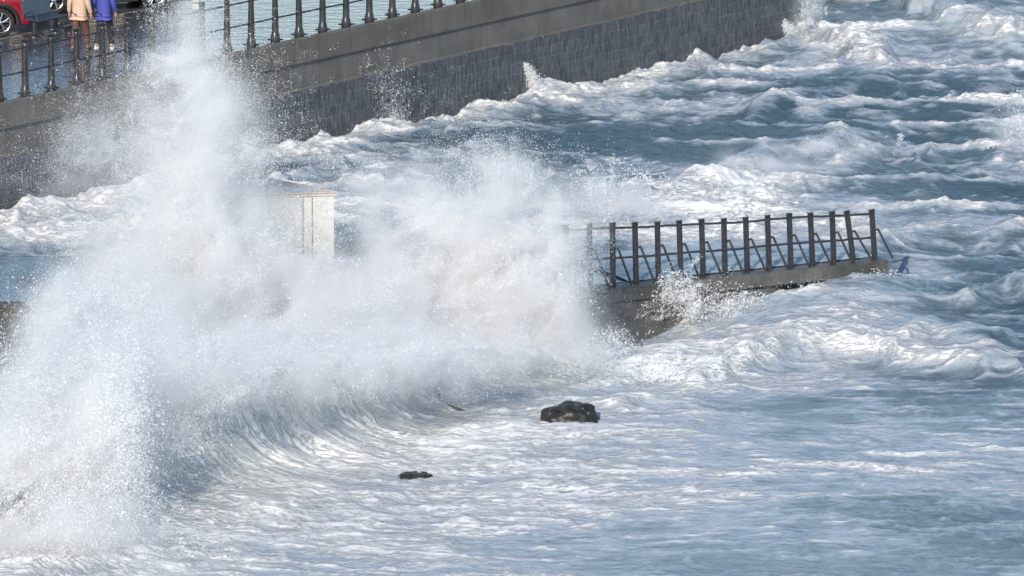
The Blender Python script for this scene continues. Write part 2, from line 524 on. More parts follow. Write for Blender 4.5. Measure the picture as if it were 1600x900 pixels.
# profile: long ramp, concave face, lip leaning forward, then the back
th = np.clip((V - 0.12) / 0.55, 0, 1) * R(112)
dd = np.where(V < 0.12, (V / 0.12) * 1.2 - 1.2, np.sin(th) * 1.6 * (0.4 + 0.6 * Hh / 1.9))
zz = np.where(V < 0.12, -0.06 + 0.06 * V / 0.12, Hh * (1 - np.cos(th)) / (1 - math.cos(R(112))))
bk = np.clip((V - 0.67) / 0.33, 0, 1)
dd = dd + np.where(V > 0.67, bk * 4.0, 0)
zz = zz * (1 - 0.75 * sstep(0, 1, bk)) + np.where(V > .67, 0.12 * np.sin(bk * 9 + U) * (1 - bk), 0) - 0.35 * sstep(0.8, 1, bk)
flowu = U + 1.9 * (1 - np.clip(V / 0.67, 0, 1)) ** 2.2 * -1.0
sgn = fbm(flowu * 1.15 + 0.5 * fbm(U * 0.8, V * 3, 2, 12), V * 1.6, 4, 8) - 0.5
sg2 = ridged(flowu * 4.0, V * 3.0 + 2, 3, 19) - 0.4
lump = fbm(U * 2.0, V * 9, 5, 23) - 0.5
face = sstep(0.05, 0.3, V)
disp = face * (0.62 * sgn + 0.10 * sg2) + sstep(0.42, 0.62, V) * 0.7 * lump
zamp = np.clip(Hh / 1.2, 0.1, 1)
PX = bx[None, :] + nx_[None, :] * (dd - disp * zamp); PY = by[None, :] + ny_[None, :] * (dd - disp * zamp)
PZ = zz + disp * 0.45 * zamp * face + 0.03 * (fbm(U * 3, V * 20, 3, 33) - 0.5)
PZ += 0.25 * (fbm(U * 0.6, V * 0 + 3, 2, 44) - 0.5) * face * zamp
def sea_at(field, px_, py_):
    i_ = np.clip((px_ - gx[i0]) / 0.027, 0, n0x - 2); j_ = np.clip((py_ - gy[j0]) / 0.062, 0, n0y - 2)
    a_ = i_.astype(int); b_ = j_.astype(int); fa, fb_ = i_ - a_, j_ - b_
    g_ = field[j0:j0 + n0y, i0:i0 + n0x]
    return (g_[b_, a_] * (1 - fa) + g_[b_, a_ + 1] * fa) * (1 - fb_) + (g_[b_ + 1, a_] * (1 - fa) + g_[b_ + 1, a_ + 1] * fa) * fb_
i0 = int(np.searchsorted(gx, -13.2 + 1e-6) - 1); i0 = max(i0, 0); n0x = len(np.arange(-13.2, 13.4, 0.027)); j0 = max(int(np.searchsorted(gy, 122.0 + 1e-6) - 1), 0); n0y = len(np.arange(122.0, 192.0, 0.062))
SH = sea_at(hh, PX, PY)
PZ += SH * (1 - sstep(0.10, 0.45, V)) + np.where(V < 0.10, -0.10 * (1 - V / 0.10) ** 0.5 * 1.0, 0) + 0.05 * sstep(0.0, 0.1, V) * (1 - sstep(0.10, 0.3, V))
wf = 0.95 + 0.25 * sstep(0.38, 0.62, V) + 0.45 * (1 - sstep(0.03, 0.2, V)) * 0.6 + 0.9 * (fbm(flowu * 1.2, V * 1.5, 4, 66) - 0.5)
bl_ = 1 - sstep(0.06, 0.26, V)
wf = wf * (1 - bl_) + bl_ * (sea_at(foam, PX, PY) + 0.05)
wm = 0.75 + 0.25 * V
wfl = np.stack([flowu * 1.5 + 0.7 * fbm(U * 0.9, V * 4, 3, 13), V * 2.0, U * 0.1], -1)
me = grid_mesh('breaking_wave', np.stack([PX, PY, PZ], -1), {
    'foam': ('FLOAT', wf), 'milk': ('FLOAT', wm), 'flow': ('FLOAT_VECTOR', wfl)})
wave = link_mesh('breaking_wave', me, M_WAVE)
tag(wave, kind='structure')

# ------------------------------------------------------------------ sea wall, promenade, road
def wall_stone():
    k = NT('wall_stone')
    tc = k.n('ShaderNodeTexCoord').outputs['Object']
    sx = k.n('ShaderNodeSeparateXYZ'); k.l(tc, sx.inputs[0])
    cb = k.n('ShaderNodeCombineXYZ'); k.l(sx.outputs['X'], cb.inputs[0]); k.l(sx.outputs['Z'], cb.inputs[1])
    wob = k.noise(tc, 2.0, 3)
    vv = k.n('ShaderNodeVectorMath', operation='ADD'); k.l(cb.outputs[0], vv.inputs[0])
    wv = k.n('ShaderNodeCombineXYZ'); k.l(k.math('MULTIPLY', k.math('SUBTRACT', wob, 0.5), 0.05), wv.inputs[1]); k.l(wv.outputs[0], vv.inputs[1])
    br = k.n('ShaderNodeTexBrick', offset=0.5)
    br.inputs['Scale'].default_value = 1.0
    br.inputs['Brick Width'].default_value = 0.62
    br.inputs['Row Height'].default_value = 0.245
    br.inputs['Mortar Size'].default_value = 0.018
    br.inputs['Mortar Smooth'].default_value = 0.3
    br.inputs['Color1'].default_value = (0.098, 0.110, 0.136, 1)
    br.inputs['Color2'].default_value = (0.135, 0.146, 0.172, 1)
    br.inputs['Mortar'].default_value = (0.23, 0.215, 0.185, 1)
    k.l(vv.outputs[0], br.inputs['Vector'])
    mp = k.n('ShaderNodeMapping'); mp.inputs['Scale'].default_value = (6.0, 6.0, 1.2); k.l(tc, mp.inputs[0])
    streak = k.noise(mp.outputs[0], 2.2, 6, 0.7)
    dirt = k.noise(tc, 1.1, 5, 0.6)
    c = k.mixc(k.mapr(streak, 0.36, 0.60), (0.040, 0.046, 0.060), br.outputs['Color'])
    c2 = k.mixc(k.math('MULTIPLY', k.mapr(dirt, 0.58, 0.75), 0.35), c, (0.10, 0.085, 0.055))
    c3 = k.mixc(k.math('MULTIPLY', k.mapr(dirt, 0.2, 0.55, 1, 0), 0.6), c2, (0.070, 0.080, 0.098))
    k.l(c3, k.b.inputs['Base Color'])
    k.b.inputs['Roughness'].default_value = 0.5
    h = k.math('ADD', k.math('MULTIPLY', br.outputs['Fac'], -0.5), k.math('MULTIPLY', streak, 1.2))
    b = k.n('ShaderNodeBump'); b.inputs['Distance'].default_value = 0.05; b.inputs['Strength'].default_value = 1
    k.l(h, b.inputs['Height']); k.l(b.outputs[0], k.b.inputs['Normal'])
    return k.m

def wet_ground(name, dry, wetcol, amount=0.45, ripple=0.004, rsc=3.0, rmin=0.05, rmax=0.4):
    k = NT(name)
    tc = k.n('ShaderNodeNewGeometry').outputs['Position']
    n = k.noise(tc, 0.55, 5, 0.6, 0.4)
    f = k.mapr(n, amount - 0.12, amount + 0.12)       # 1 = standing water
    g = k.noise(tc, 9.0, 5, 0.7)
    dc = k.mixc(g, tuple(c * 0.7 for c in dry), tuple(c * 1.25 for c in dry))
    k.l(k.mixc(f, dc, wetcol), k.b.inputs['Base Color'])
    k.l(k.mapr(f, 0, 1, rmax, rmin), k.b.inputs['Roughness'])
    k.b.inputs['IOR'].default_value = 1.45
    mp = k.n('ShaderNodeMapping'); mp.inputs['Scale'].default_value = (0.6, 1.0, 1.0); k.l(tc, mp.inputs[0])
    r = k.noise(mp.outputs[0], rsc, 4, 0.6)
    b = k.n('ShaderNodeBump'); b.inputs['Distance'].default_value = ripple * 4; b.inputs['Strength'].default_value = 1
    k.l(r, b.inputs['Height']); k.l(b.outputs[0], k.b.inputs['Normal'])
    return k.m

def concrete(name, a, b_, rough=0.55, streaks=True):
    k = NT(name)
    tc = k.n('ShaderNodeTexCoord').outputs['Object']
    n = k.noise(tc, 1.3, 7, 0.65, 0.3)
    c = k.mixc(k.mapr(n, 0.3, 0.7), a, b_)
    if streaks:
        mp = k.n('ShaderNodeMapping'); mp.inputs['Scale'].default_value = (7, 7, 0.35); k.l(tc, mp.inputs[0])
        s_ = k.noise(mp.outputs[0], 1.0, 5, 0.65)
        c = k.mixc(k.math('MULTIPLY', k.mapr(s_, 0.5, 0.75), 0.55), c, tuple(q * 0.5 for q in a))
        s2 = k.noise(mp.outputs[0], 2.3, 3, 0.6)
        c = k.mixc(k.math('MULTIPLY', k.mapr(s2, 0.6, 0.8), 0.35), c, (b_[0] * 1.6, b_[1] * 1.45, b_[2] * 1.2))
    k.l(c, k.b.inputs['Base Color'])
    k.b.inputs['Roughness'].default_value = rough
    f = k.noise(tc, 28, 6, 0.7)
    b = k.n('ShaderNodeBump'); b.inputs['Distance'].default_value = 0.012; b.inputs['Strength'].default_value = 1
    k.l(f, b.inputs['Height']); k.l(b.outputs[0], k.b.inputs['Normal'])
    return k.m

M_STONE = wall_stone()
M_CONC = concrete('coping_concrete', (0.115, 0.102, 0.088), (0.178, 0.160, 0.137))
M_CONC2 = concrete('band_concrete', (0.130, 0.122, 0.112), (0.190, 0.180, 0.163))
M_JCONC = concrete('jetty_concrete', (0.055, 0.055, 0.052), (0.15, 0.147, 0.14))
M_STEP = concrete('dark_step_concrete', (0.022, 0.021, 0.019), (0.05, 0.047, 0.042))
M_PROM = wet_ground('wet_paving', (0.09, 0.09, 0.09), (0.05, 0.055, 0.06), 0.36, 0.008, 4.0, 0.11, 0.35)
M_ROAD = wet_ground('wet_asphalt', (0.05, 0.05, 0.05), (0.035, 0.037, 0.04), 0.56, 0.004, 4.0, 0.1, 0.5)
M_DECK = wet_ground('wet_deck', (0.12, 0.11, 0.095), (0.06, 0.075, 0.085), 0.40, 0.007, 3.2, 0.14, 0.4)
M_KERB = mat('kerb_stone', (0.22, 0.205, 0.17), 0.5, var=0.25, vscale=4, bump=0.004)

wang = math.atan2(wdir.y, wdir.x)
S0, S1 = -45.0, S_END
def wall_root():
    o = empty('sea_wall', (wa.x, wa.y, 0), wang)
    tag(o, 'long curving-away stone sea wall with grey concrete top beside the rough sea', 'sea wall')
    L = S1 - S0; cx = (S0 + S1) / 2
    # local frame: x along the wall, y negative = seaward
    def slab(name, prof, m):
        b = MB()
        n = 160
        xs = [S0 + L * i / n for i in range(n + 1)]
        rings = []
        for x in xs:
            rings.append([b.bm.verts.new((x, y, z)) for y, z in prof])
        fs = []
        for a, c in zip(rings, rings[1:]):
            for i in range(len(prof)):
                j = (i + 1) % len(prof)
                fs.append(b.bm.faces.new((a[i], a[j], c[j], c[i])))
        fs.append(b.bm.faces.new(rings[0])); fs.append(b.bm.faces.new(rings[-1][::-1]))
        bmesh.ops.recalc_face_normals(b.bm, faces=b.bm.faces[:])
        return b.build(name, m, o)
    z1, z2 = ZP - 0.56, ZP - 1.16
    slab('coping', [(-0.0, ZP + 0.03), (-0.03, ZP), (-0.03, z1 + 0.02), (0.0, z1), (0.55, z1), (0.55, ZP + 0.03)], M_CONC)
    slab('concrete_band', [(0.03, z1 - 0.002), (0.05, z2 + 0.03), (0.02, z2), (0.55, z2), (0.55, z1 - 0.002)], M_CONC2)
    slab('stone_face', [(0.0, z2 - 0.002), (-0.06, z2 - 0.05), (-0.10, -3.0), (1.2, -3.0), (1.2, z2 - 0.002)], M_STONE)
    return o
wall_root()

def ground_sheet(name, y0, y1, z, m, s0=S0, s1=S1, thick=0.0):
    me = bpy.data.meshes.new(name)
    n = 60
    vs = []; fs = []
    for i in range(n + 1):
        s_ = s0 + (s1 - s0) * i / n
        for yy in (y0, y1):
            p = wa + wdir * s_ - wn * yy
            vs.append((p.x, p.y, z))
    for i in range(n): fs.append((2 * i, 2 * i + 2, 2 * i + 3, 2 * i + 1))
    me.from_pydata(vs, [], fs); me.update()
    o = link_mesh(name, me, m)
    tag(o, kind='structure')
    return o
# distance inland to the kerb seen at pixel (0,66): and (200,12)
kp = on_z(20, 60, ZP)
KERB = -((kp - wa).dot(wn))
ground_sheet('promenade', 0.05, KERB, ZP + 0.034, M_PROM)
b = MB(); b.box((( S0 + S1) / 2, KERB + 0.09, ZP - 0.04), (S1 - S0, 0.18, 0.12), bevel=0.012)
ko = b.build('kerb', M_KERB); ko.location = (wa.x, wa.y, 0); ko.rotation_euler = (0, 0, wang); tag(ko, kind='structure')
ground_sheet('road', KERB + 0.16, 60, ZP - 0.03, M_ROAD, S0, 200)
# filling land under everything behind the wall
b = MB(); b.box(((S0 + S1) / 2, 20 + 0.6, (ZP - 0.06 - 3) / 2), (S1 - S0 - 0.02, 40, ZP - 0.06 + 3))
lo = b.build('land', M_ROAD); lo.location = (wa.x, wa.y, 0); lo.rotation_euler = (0, 0, wang); tag(lo, kind='structure')

# promenade railing
M_IRON = mat('painted_iron', (0.028, 0.028, 0.032), 0.32, var=0.35, vscale=25, bump=0.002, bscale=60, coat=0.2)
M_IRON2 = mat('rusty_steel', (0.040, 0.040, 0.048), 0.38, var=0.5, vscale=12, bump=0.003, bscale=50)
def post_mesh():
    b = MB()
    b.lathe([(0.11, 0.0), (0.115, 0.03), (0.105, 0.10), (0.098, 0.17), (0.085, 0.19), (0.079, 0.22), (0.074, 0.5), (0.060, 1.02),
             (0.057, 1.08), (0.066, 1.10), (0.062, 1.13), (0.052, 1.15), (0.074, 1.185), (0.088, 1.20), (0.088, 1.215), (0.05, 1.235), (0.0 + 0.01, 1.24)], seg=18)
    b.lathe([(0.045, 0.0), (0.045, 0.02), (0.02, 0.035)], (0.135, 0, 0.035), 10)
    b.lathe([(0.045, 0.0), (0.045, 0.02), (0.02, 0.035)], (-0.135, 0, 0.035), 10)
    b.box((0.0, 0, 0.04), (0.27, 0.05, 0.02))
    me = bpy.data.meshes.new('post'); b.bm.to_mesh(me); b.bm.free()
    me.polygons.foreach_set('use_smooth', np.ones(len(me.polygons), bool))
    me.set_sharp_from_angle(angle=R(45))
    me.materials.append(M_IRON)
    return me
rail_root = empty('promenade_railing', (wa.x, wa.y, ZP + 0.03), wang)
tag(rail_root, 'black iron railing of round posts and two rails along the sea wall top', 'railing')
pm = post_mesh()
post_px = [8, 50, 90, 132, 170, 210]
ss = [wall_at_px(p) for p in post_px]
sp = (wall_at_px(622) - ss[0]) / 16
posts_s = [ss[0] + sp * i for i in range(-4, int((S_END - ss[0]) / sp))]
for i, s_ in enumerate(posts_s):
    o = bpy.data.objects.new('post', pm); C.objects.link(o); o.parent = rail_root
    o.location = (s_, 0.16, 0); o.rotation_euler = (random.uniform(-.006, .006), random.uniform(-.006, .006), R(-wang * 57.3))
for zz_ in (0.53, 1.04):
    b = MB()
    pts = [(s_, 0.16, zz_ + random.uniform(-.006, .006)) for s_ in posts_s]
    b.tube(pts, 0.02, 8)
    b.build('rail', M_IRON, rail_root, True)

# ------------------------------------------------------------------ jetty and landing
jang = math.atan2(jdir.y, jdir.x)
def deck_poly(name, pts, z, depth, m, mtop, parent):
    b = MB(); b.prism([(p.x, p.y) for p in pts], z - depth, z, axis='z', bevel=0.02)
    return b.build(name, m, parent)
def jp(u, v): return ja + jdir * u - jn * v           # u along, v metres back from the edge
jt = empty('concrete_jetty', (0, 0, 0))
tag(jt, 'low wet concrete jetty and landing awash with waves', 'jetty')
def edge_block(name, u0, u1, v0, v1, z0, z1, m, parent, n=60, jitter=0.015):
    """a block whose rim is slightly worn"""
    b = MB()
    L = [jp(u0 + (u1 - u0) * i / n, v0 + random.uniform(-jitter, jitter)) for i in range(n + 1)]
    Rr = [jp(u1, v1), jp(u0, v1)]
    pts = L + Rr
    b.prism([(p.x, p.y) for p in pts], z0, z1, axis='z')
    return b.build(name, m, parent)
edge_block('jetty_wall', -40, jlen - 2.55, 0.10, JW, -3.0, ZJ - 0.272, M_JCONC, jt)
u = -40.0
edge_block('coping', -40, jlen, 0, 0.5, ZJ - 0.27, ZJ, M_JCONC, jt, 220, 0.012)
edge_block('deck', -40, jlen, 0.502, JW, ZJ - 0.27, ZJ + 0.004, M_DECK, jt)
edge_block('seaward_end', jlen - 2.5, jlen - 0.05, 0.25, JW, -3.0, ZJ - 0.272, M_JCONC, jt)
# thin sheet of water running over the deck
def film(name, u0, u1, v0, v1, z):
    nu, nv_ = 420, 80
    uu, vv = np.meshgrid(np.linspace(u0, u1, nu), np.linspace(v0, v1, nv_))
    Px = ja.x + jdir.x * uu - jn.x * vv; Py = ja.y + jdir.y * uu - jn.y * vv
    Pz = z + 0.02 + 0.05 * ridged(uu * 0.8, vv * 1.6, 3, 3) * sstep(0, 0.5, vv - v0)
    fo_ = 0.05 + 0.5 * (fbm(uu * 0.5, vv * 0.8, 3, 88) - 0.5) + 0.35 * sstep(v1 - 0.8, v1, vv)
    return grid_mesh(name, np.stack([Px, Py, Pz], -1), {'foam': ('FLOAT', fo_ + 0.3), 'milk': ('FLOAT', 0 * uu + 0.7),
            'flow': ('FLOAT_VECTOR', np.stack([Px * 0.75, Py * 1.0, Pz], -1))})
fo_ = link_mesh('water_sheet', film('water_sheet', 16.5, jlen - 0.3, 0.42, JW + 0.4, ZJ), M_SEA); tag(fo_, kind='structure')
# upper landing step with rounded corner
up = empty('landing_step', (0, 0, 0))
tag(up, 'raised dark concrete landing platform with rounded corner, flooded with water', 'platform')
uc = [on_z(-700, 470, ZU), on_z(30, 477, ZU), on_z(44, 476, ZU), on_z(50, 472, ZU), on_z(56, 462, ZU), on_z(110, 446, ZU), on_z(590, 438, ZU), on_z(590, 403, ZU), on_z(-700, 396, ZU)]
b = MB(); b.prism([(p.x, p.y) for p in uc], -2.0, ZU, axis='z', bevel=0.02); b.build('platform_body', M_STEP, up)
uc2 = [p + (Vector((0, 1, 0)) * 0.35 if i < 7 else Vector((0, -0.1, 0))) for i, p in enumerate(uc)]
b = MB(); b.prism([(p.x, p.y) for p in uc2], ZU - 0.02, ZU + 0.006, axis='z'); b.build('flooded_top', M_DECK, up)

# jetty railing
jr = empty('jetty_railing', (0, 0, 0))
tag(jr, 'dark steel post railing with slanting stays along the jetty edge', 'railing')
pxs = [887, 922, 958, 994, 1029, 1064, 1099, 1133, 1168, 1202, 1236, 1270, 1303, 1334, 1367]
tops = [(884, 352), (921, 350), (957, 349), (992, 348), (1027, 347), (1061, 345), (1096, 343), (1131, 342), (1165, 340), (1199, 337), (1233, 334), (1266, 333), (1300, 331), (1323, 330), (1362, 328)]
VR = 0.20
def rail_pos(px):
    lo_, hi_ = 0.0, jlen
    for _ in range(50):
        mid = (lo_ + hi_) / 2; p = jp(mid, VR)
        d = Vector((0, math.cos(PITCH), -math.sin(PITCH))).dot(Vector((p.x, p.y, ZJ - H)))
        if p.x / d < (px - 800) / F: lo_ = mid
        else: hi_ = mid
    return jp(lo_, VR)
bases = []; heads = []
for i, px in enumerate(pxs):
    p = rail_pos(px); p.z = ZJ - 0.02
    q = on_y(tops[i][0], tops[i][1], p.y)
    bases.append(p); heads.append(q)
def hpost(p, q):
    b = MB()
    Lh = (q - p).length
    rot = ((q - p).normalized()).to_track_quat('Z', 'Y').to_matrix()
    rz = Matrix.Rotation(jang, 3, 'Z')
    RR = rot @ Matrix.Rotation(math.atan2((rot.inverted() @ Vector(jdir)).y, (rot.inverted() @ Vector(jdir)).x), 3, 'Z')
    c = (p + q) / 2
    for sx in (-0.046, 0.046):
        b.box(c + RR @ Vector((sx, 0, 0)), (0.012, 0.055, Lh), RR, 0.003)
    b.box(c, (0.082, 0.014, Lh), RR)
    b.box(q + RR @ Vector((0, 0, 0.006)), (0.125, 0.085, 0.014), RR, 0.003)
    b.box(q + RR @ Vector((0, 0, -0.035)), (0.118, 0.08, 0.012), RR, 0.003)
    b.box(p + RR @ Vector((0, 0, 0.01)), (0.16, 0.14, 0.02), RR, 0.003)
    return b
for i, (p, q) in enumerate(zip(bases, heads)):
    hpost(p, q).build('post', M_IRON2, jr)
def along(i, t): return bases[i].lerp(heads[i], t)
for t in (0.46, 0.93):
    b = MB()
    pts = []
    for i in range(len(bases)):
        pts.append(along(i, t) + Vector((0, 0, random.uniform(-0.008, 0.008))))
        if i < len(bases) - 1:
            m_ = (along(i, t) + along(i + 1, t)) / 2; pts.append(m_ + Vector((0, 0, random.uniform(-0.014, 0.004))))
    b.tube(pts, 0.024, 8)
    b.build('rail', M_IRON2, jr, True)
for i in range(1, len(bases)):
    a = along(i, 0.60) + Vector((jdir.x, jdir.y, 0)) * 0.05
    k1 = a + Vector((jdir.x, jdir.y, 0)) * 0.07 + Vector((0, 0, 0.01))
    e = bases[i] + Vector((jdir.x, jdir.y, 0)) * 0.42 - Vector((0, 0.10, 0)) + Vector((0, 0, 0.03))
    b = MB(); b.tube([a, k1, k1 + (e - k1) * 0.05, e], 0.024, 8)
    b.build('stay', M_IRON2, jr, True)

# ------------------------------------------------------------------ white hut on the landing
M_WHITE = mat('white_paint', (0.68, 0.67, 0.64), 0.45, var=0.06, vscale=3, bump=0.001)
M_RUST = mat('rusty_trim', (0.52, 0.40, 0.31), 0.6, var=0.35, vscale=14, bump=0.003)
M_SEAM = mat('seam_dark', (0.20, 0.17, 0.15), 0.6, var=0.3)
hf = on_z(522, 426, ZU)                               # front right corner
hl = on_z(341, 432, ZU)
hu = (hl - hf); hw = hu.length; hu.normalize()
hb = Vector((-hu.y, hu.x, 0));
if hb.y < 0: hb = -hb
hb = (hb * 1.6 + hu * 1.05); hd = 1.0
hut = empty('storage_hut', (hf.x, hf.y, ZU))
tag(hut, 'small flat-roofed white hut with rusty roof trim, half hidden by spray', 'hut')
HH = (on_y(522, 305, hf.y).z - ZU)
def hp(u, v, z): return hu * (u * hw) + hb * v + Vector((0, 0, z))
def slab_pts(b, P, z0, z1):
    n = len(P)
    lo_ = [b.bm.verts.new((p.x, p.y, z0)) for p in P]; hi_ = [b.bm.verts.new((p.x, p.y, z1)) for p in P]
    b.bm.faces.new(lo_); b.bm.faces.new(hi_)
    for i in range(n): b.bm.faces.new((lo_[i], lo_[(i + 1) % n], hi_[(i + 1) % n], hi_[i]))
    bmesh.ops.recalc_face_normals(b.bm, faces=b.bm.faces[:])
b = MB(); slab_pts(b, [hp(0, 0, 0), hp(1, 0, 0), hp(1, 1, 0), hp(0, 1, 0)], 0, HH); b.build('wall', M_WHITE, hut)
b = MB(); slab_pts(b, [hp(-.012, -.03, 0), hp(1.012, -.03, 0), hp(1.012, 1.02, 0), hp(-.012, 1.02, 0)], HH + 0.002, HH + 0.06)
rf = b.build('roof', mat('roof_felt', (0.58, 0.56, 0.52), 0.7, var=0.15, vscale=5), hut)
for nm, A, B in (('trim', hp(-.012, -.035, 0), hp(1.012, -.035, 0)), ('trim', hp(-.014, -.03, 0), hp(-.014, 1.02, 0)), ('trim', hp(0, .55, 0), hp(1, .55, 0))):
    b = MB(); b.tube([A + Vector((0, 0, HH + 0.065)), B + Vector((0, 0, HH + 0.065))], 0.022, 6); b.build(nm, M_RUST, rf)
for u_ in (0.19, 0.27, 0.62):
    b = MB(); p = hp(u_, -0.006, HH / 2); b.box(p, (0.016, 0.012, HH - 0.06)); b.build('panel_seam', M_SEAM, hut)
for uu_, vv_ in ((0.03, 0.15), (0.02, 0.98)):
    b = MB(); p = hp(uu_, vv_, HH + 0.06); b.lathe([(0.03, 0), (0.012, 0.03), (0.008, 0.17), (0.003, 0.19)], p, 8); b.build('roof_hook', M_RUST, hut)
b = MB(); p = hp(-0.03, 0.1, 0); b.tube([p + Vector((0, 0, 0)), p + Vector((0, 0, HH * 0.75))], 0.03, 8); b.build('down_pipe', M_SEAM, hut)
b = MB(); p = hp(-0.062, 0.3, 0); b.tube([p, p + Vector((0, 0, HH * 0.7))], 0.035, 8); b.build('white_pipe', M_WHITE, hut)
mp_ = on_z(203, 407, ZU)
b = MB(); b.lathe([(0.05, 0), (0.05, 0.02), (0.028, 0.04), (0.026, 0.13), (0.045, 0.16), (0.04, 0.19), (0.012, 0.2)], (0, 0, 0), 10)
bo = b.build('mooring_post', M_IRON2, None, True); bo.location = mp_; tag(bo, 'tiny dark mooring post alone on the flooded landing left of the hut', 'bollard')

# ------------------------------------------------------------------ rocks
M_ROCK = mat('wet_rock', (0.022, 0.021, 0.019), 0.4, var=0.35, vscale=5, bump=0.03, bscale=9)
def rock(name, loc, size, seed, label, rz=0, outline=None):
    bm_ = bmesh.new(); bmesh.ops.create_icosphere(bm_, subdivisions=5, radius=1.0)
    for v in bm_.verts:
        p = v.co.copy()
        from mathutils import noise as mn
        d = mn.fractal(p * 1.1 + Vector((seed, 0, 0)), 1.0, 2.0, 3) * 0.35
        c = mn.cell_vector(p * 1.6 + Vector((seed, 3, 1)))
        p = p * (1 + d) + (c - Vector((.5, .5, .5))) * 0.12
        p.z = min(p.z, 0.75 + 0.1 * mn.noise(p * 2))
        v.co = Vector((p.x * size[0], p.y * size[1], p.z * size[2]))
    bmesh.ops.smooth_vert(bm_, verts=bm_.verts[:], factor=0.4)
    me_ = bpy.data.meshes.new(name); bm_.to_mesh(me_); bm_.free()
    o = link_mesh(name, me_, M_ROCK, None, True)
    o.location = loc; o.rotation_euler = (0, 0, rz)
    tag(o, label, 'rock')
    return o
pr = on_z(893, 668, 0.0)
rock('boulder', (pr.x, pr.y + 0.25, 0.02), (0.54, 0.40, 0.48), 3.3, 'black wet boulder standing out of the shallow foam', R(8))
pr = on_z(646, 742, 0.0)
rock('boulder', (pr.x, pr.y + 0.1, -0.115), (0.34, 0.26, 0.17), 8.1, 'low speckled rock barely breaking the surface in front of the wave')
# kelp on the wave front
b = MB()
kp_ = [on_y(x_, y_, 136.9 - (x_ - 685) * 0.004) for x_, y_ in ((668, 606), (676, 622), (688, 630), (702, 636), (716, 641), (730, 647), (742, 650))]
b.tube(kp_, [0.02, 0.05, 0.045, 0.05, 0.055, 0.04, 0.015], 7)
b.tube([kp_[2], kp_[2] + Vector((-0.02, -0.02, 0.2)), kp_[2] + Vector((-0.15, 0, 0.33))], [0.03, 0.03, 0.01], 6)
ko_ = b.build('kelp_strand', mat('kelp', (0.035, 0.028, 0.022), 0.3, var=0.3), None, True)
tag(ko_, 'dark brown strand of kelp caught in the breaking wave', 'seaweed')

# ------------------------------------------------------------------ spray
PM = 76.0
def tri_cloud(name, P, size, m, parent=None):
    n = len(P)
    a = rng.normal(size=(n, 3)); a /= np.linalg.norm(a, axis=1)[:, None]
    t = rng.normal(size=(n, 3)); bb = np.cross(a, t); bb /= np.linalg.norm(bb, axis=1)[:, None]
    cc = np.cross(a, bb)
    s_ = size[:, None]
    v = np.empty((n, 3, 3), np.float32)
    for k_ in range(3):
        th_ = 2 * math.pi * k_ / 3
        rr = s_ * (0.45 + 0.3 * rng.random((n, 1)))
        v[:, k_] = P + bb * rr * math.cos(th_) + cc * rr * math.sin(th_)
    me_ = bpy.data.meshes.new(name)
    me_.vertices.add(n * 3); me_.vertices.foreach_set('co', v.ravel())
    me_.loops.add(n * 3); me_.loops.foreach_set('vertex_index', np.arange(n * 3, dtype=np.int32))
    me_.polygons.add(n); me_.polygons.foreach_set('loop_start', np.arange(0, n * 3, 3, dtype=np.int32))
    me_.update(calc_edges=False)
    o = link_mesh(name, me_, m, parent)
    return o

def noise3(P, sc_, seed):
    return (vnoise(P[:, 0] * sc_ + P[:, 1] * sc_ * 0.31, P[:, 2] * sc_ + P[:, 1] * sc_ * 0.47, seed) +
            vnoise(P[:, 0] * sc_ - P[:, 1] * sc_ * 0.6, P[:, 2] * sc_ * 1.1 + 9, seed + 3)) * 0.5

def plume(blobs, size, origin_px, dens=1.0, smooth_frac=0.5, par_r=(0.05, 0.14), elong=2.8, seed=0, gate=(0.35, 0.62), floor=None):
    """blobs: px, py, sx, sy (pixels, gaussian sigma), Y, sY, tau"""
    out = []; szs = []
    aproj = 0.30 * size * size * 0.75
    for px, py, sx, sy, Yb, sY, tau in blobs:
        c = on_y(px, py, Yb)
        sx_m, sz_m = sx / PM, sy / PM
        N = int(dens * tau * 2 * math.pi * sx_m * sz_m / aproj)
        org = on_y(*origin_px, Yb)
        n0 = int(N * smooth_frac)
        P0 = np.array(c) + rng.normal(size=(n0, 3)) * (sx_m, sY, sz_m)
        n1 = N - n0
        per = 160
        npar = max(int(n1 / per), 1)
        pc = np.array(c) + rng.normal(size=(npar, 3)) * (sx_m * 0.95, sY, sz_m * 0.95)
        rad = pc - np.array(org); rad /= (np.linalg.norm(rad, axis=1)[:, None] + 1e-6)
        rad += rng.normal(size=rad.shape) * 0.25
        idx = rng.integers(0, npar, n1)
        rr = rng.uniform(par_r[0], par_r[1], npar)[idx][:, None]
        off = rng.normal(size=(n1, 3)) * rr
        off += rad[idx] * rng.normal(size=(n1, 1)) * rr * elong
        P1 = pc[idx] + off
        P = np.concatenate([P0, P1])
        # turbulent displacement
        for sc_, am in ((0.9, 0.35), (2.6, 0.16), (7.0, 0.06)):
            P = P + am * np.stack([noise3(P, sc_, seed + 1) - 0.5, noise3(P, sc_, seed + 2) - 0.5, noise3(P, sc_, seed + 4) - 0.5], 1) * 2
        g = noise3(P, 1.6, seed + 6) * 0.55 + noise3(P, 5.0, seed + 7) * 0.45
        keep = rng.random(len(P)) < (0.12 + 0.88 * sstep(gate[0], gate[1], g))
        P = P[keep]
        P = P[P[:, 2] > 0.0]
        out.append(P)
    P = np.concatenate(out)
    s_ = size * np.exp(rng.normal(size=len(P)) * 0.35)
    return P, s_

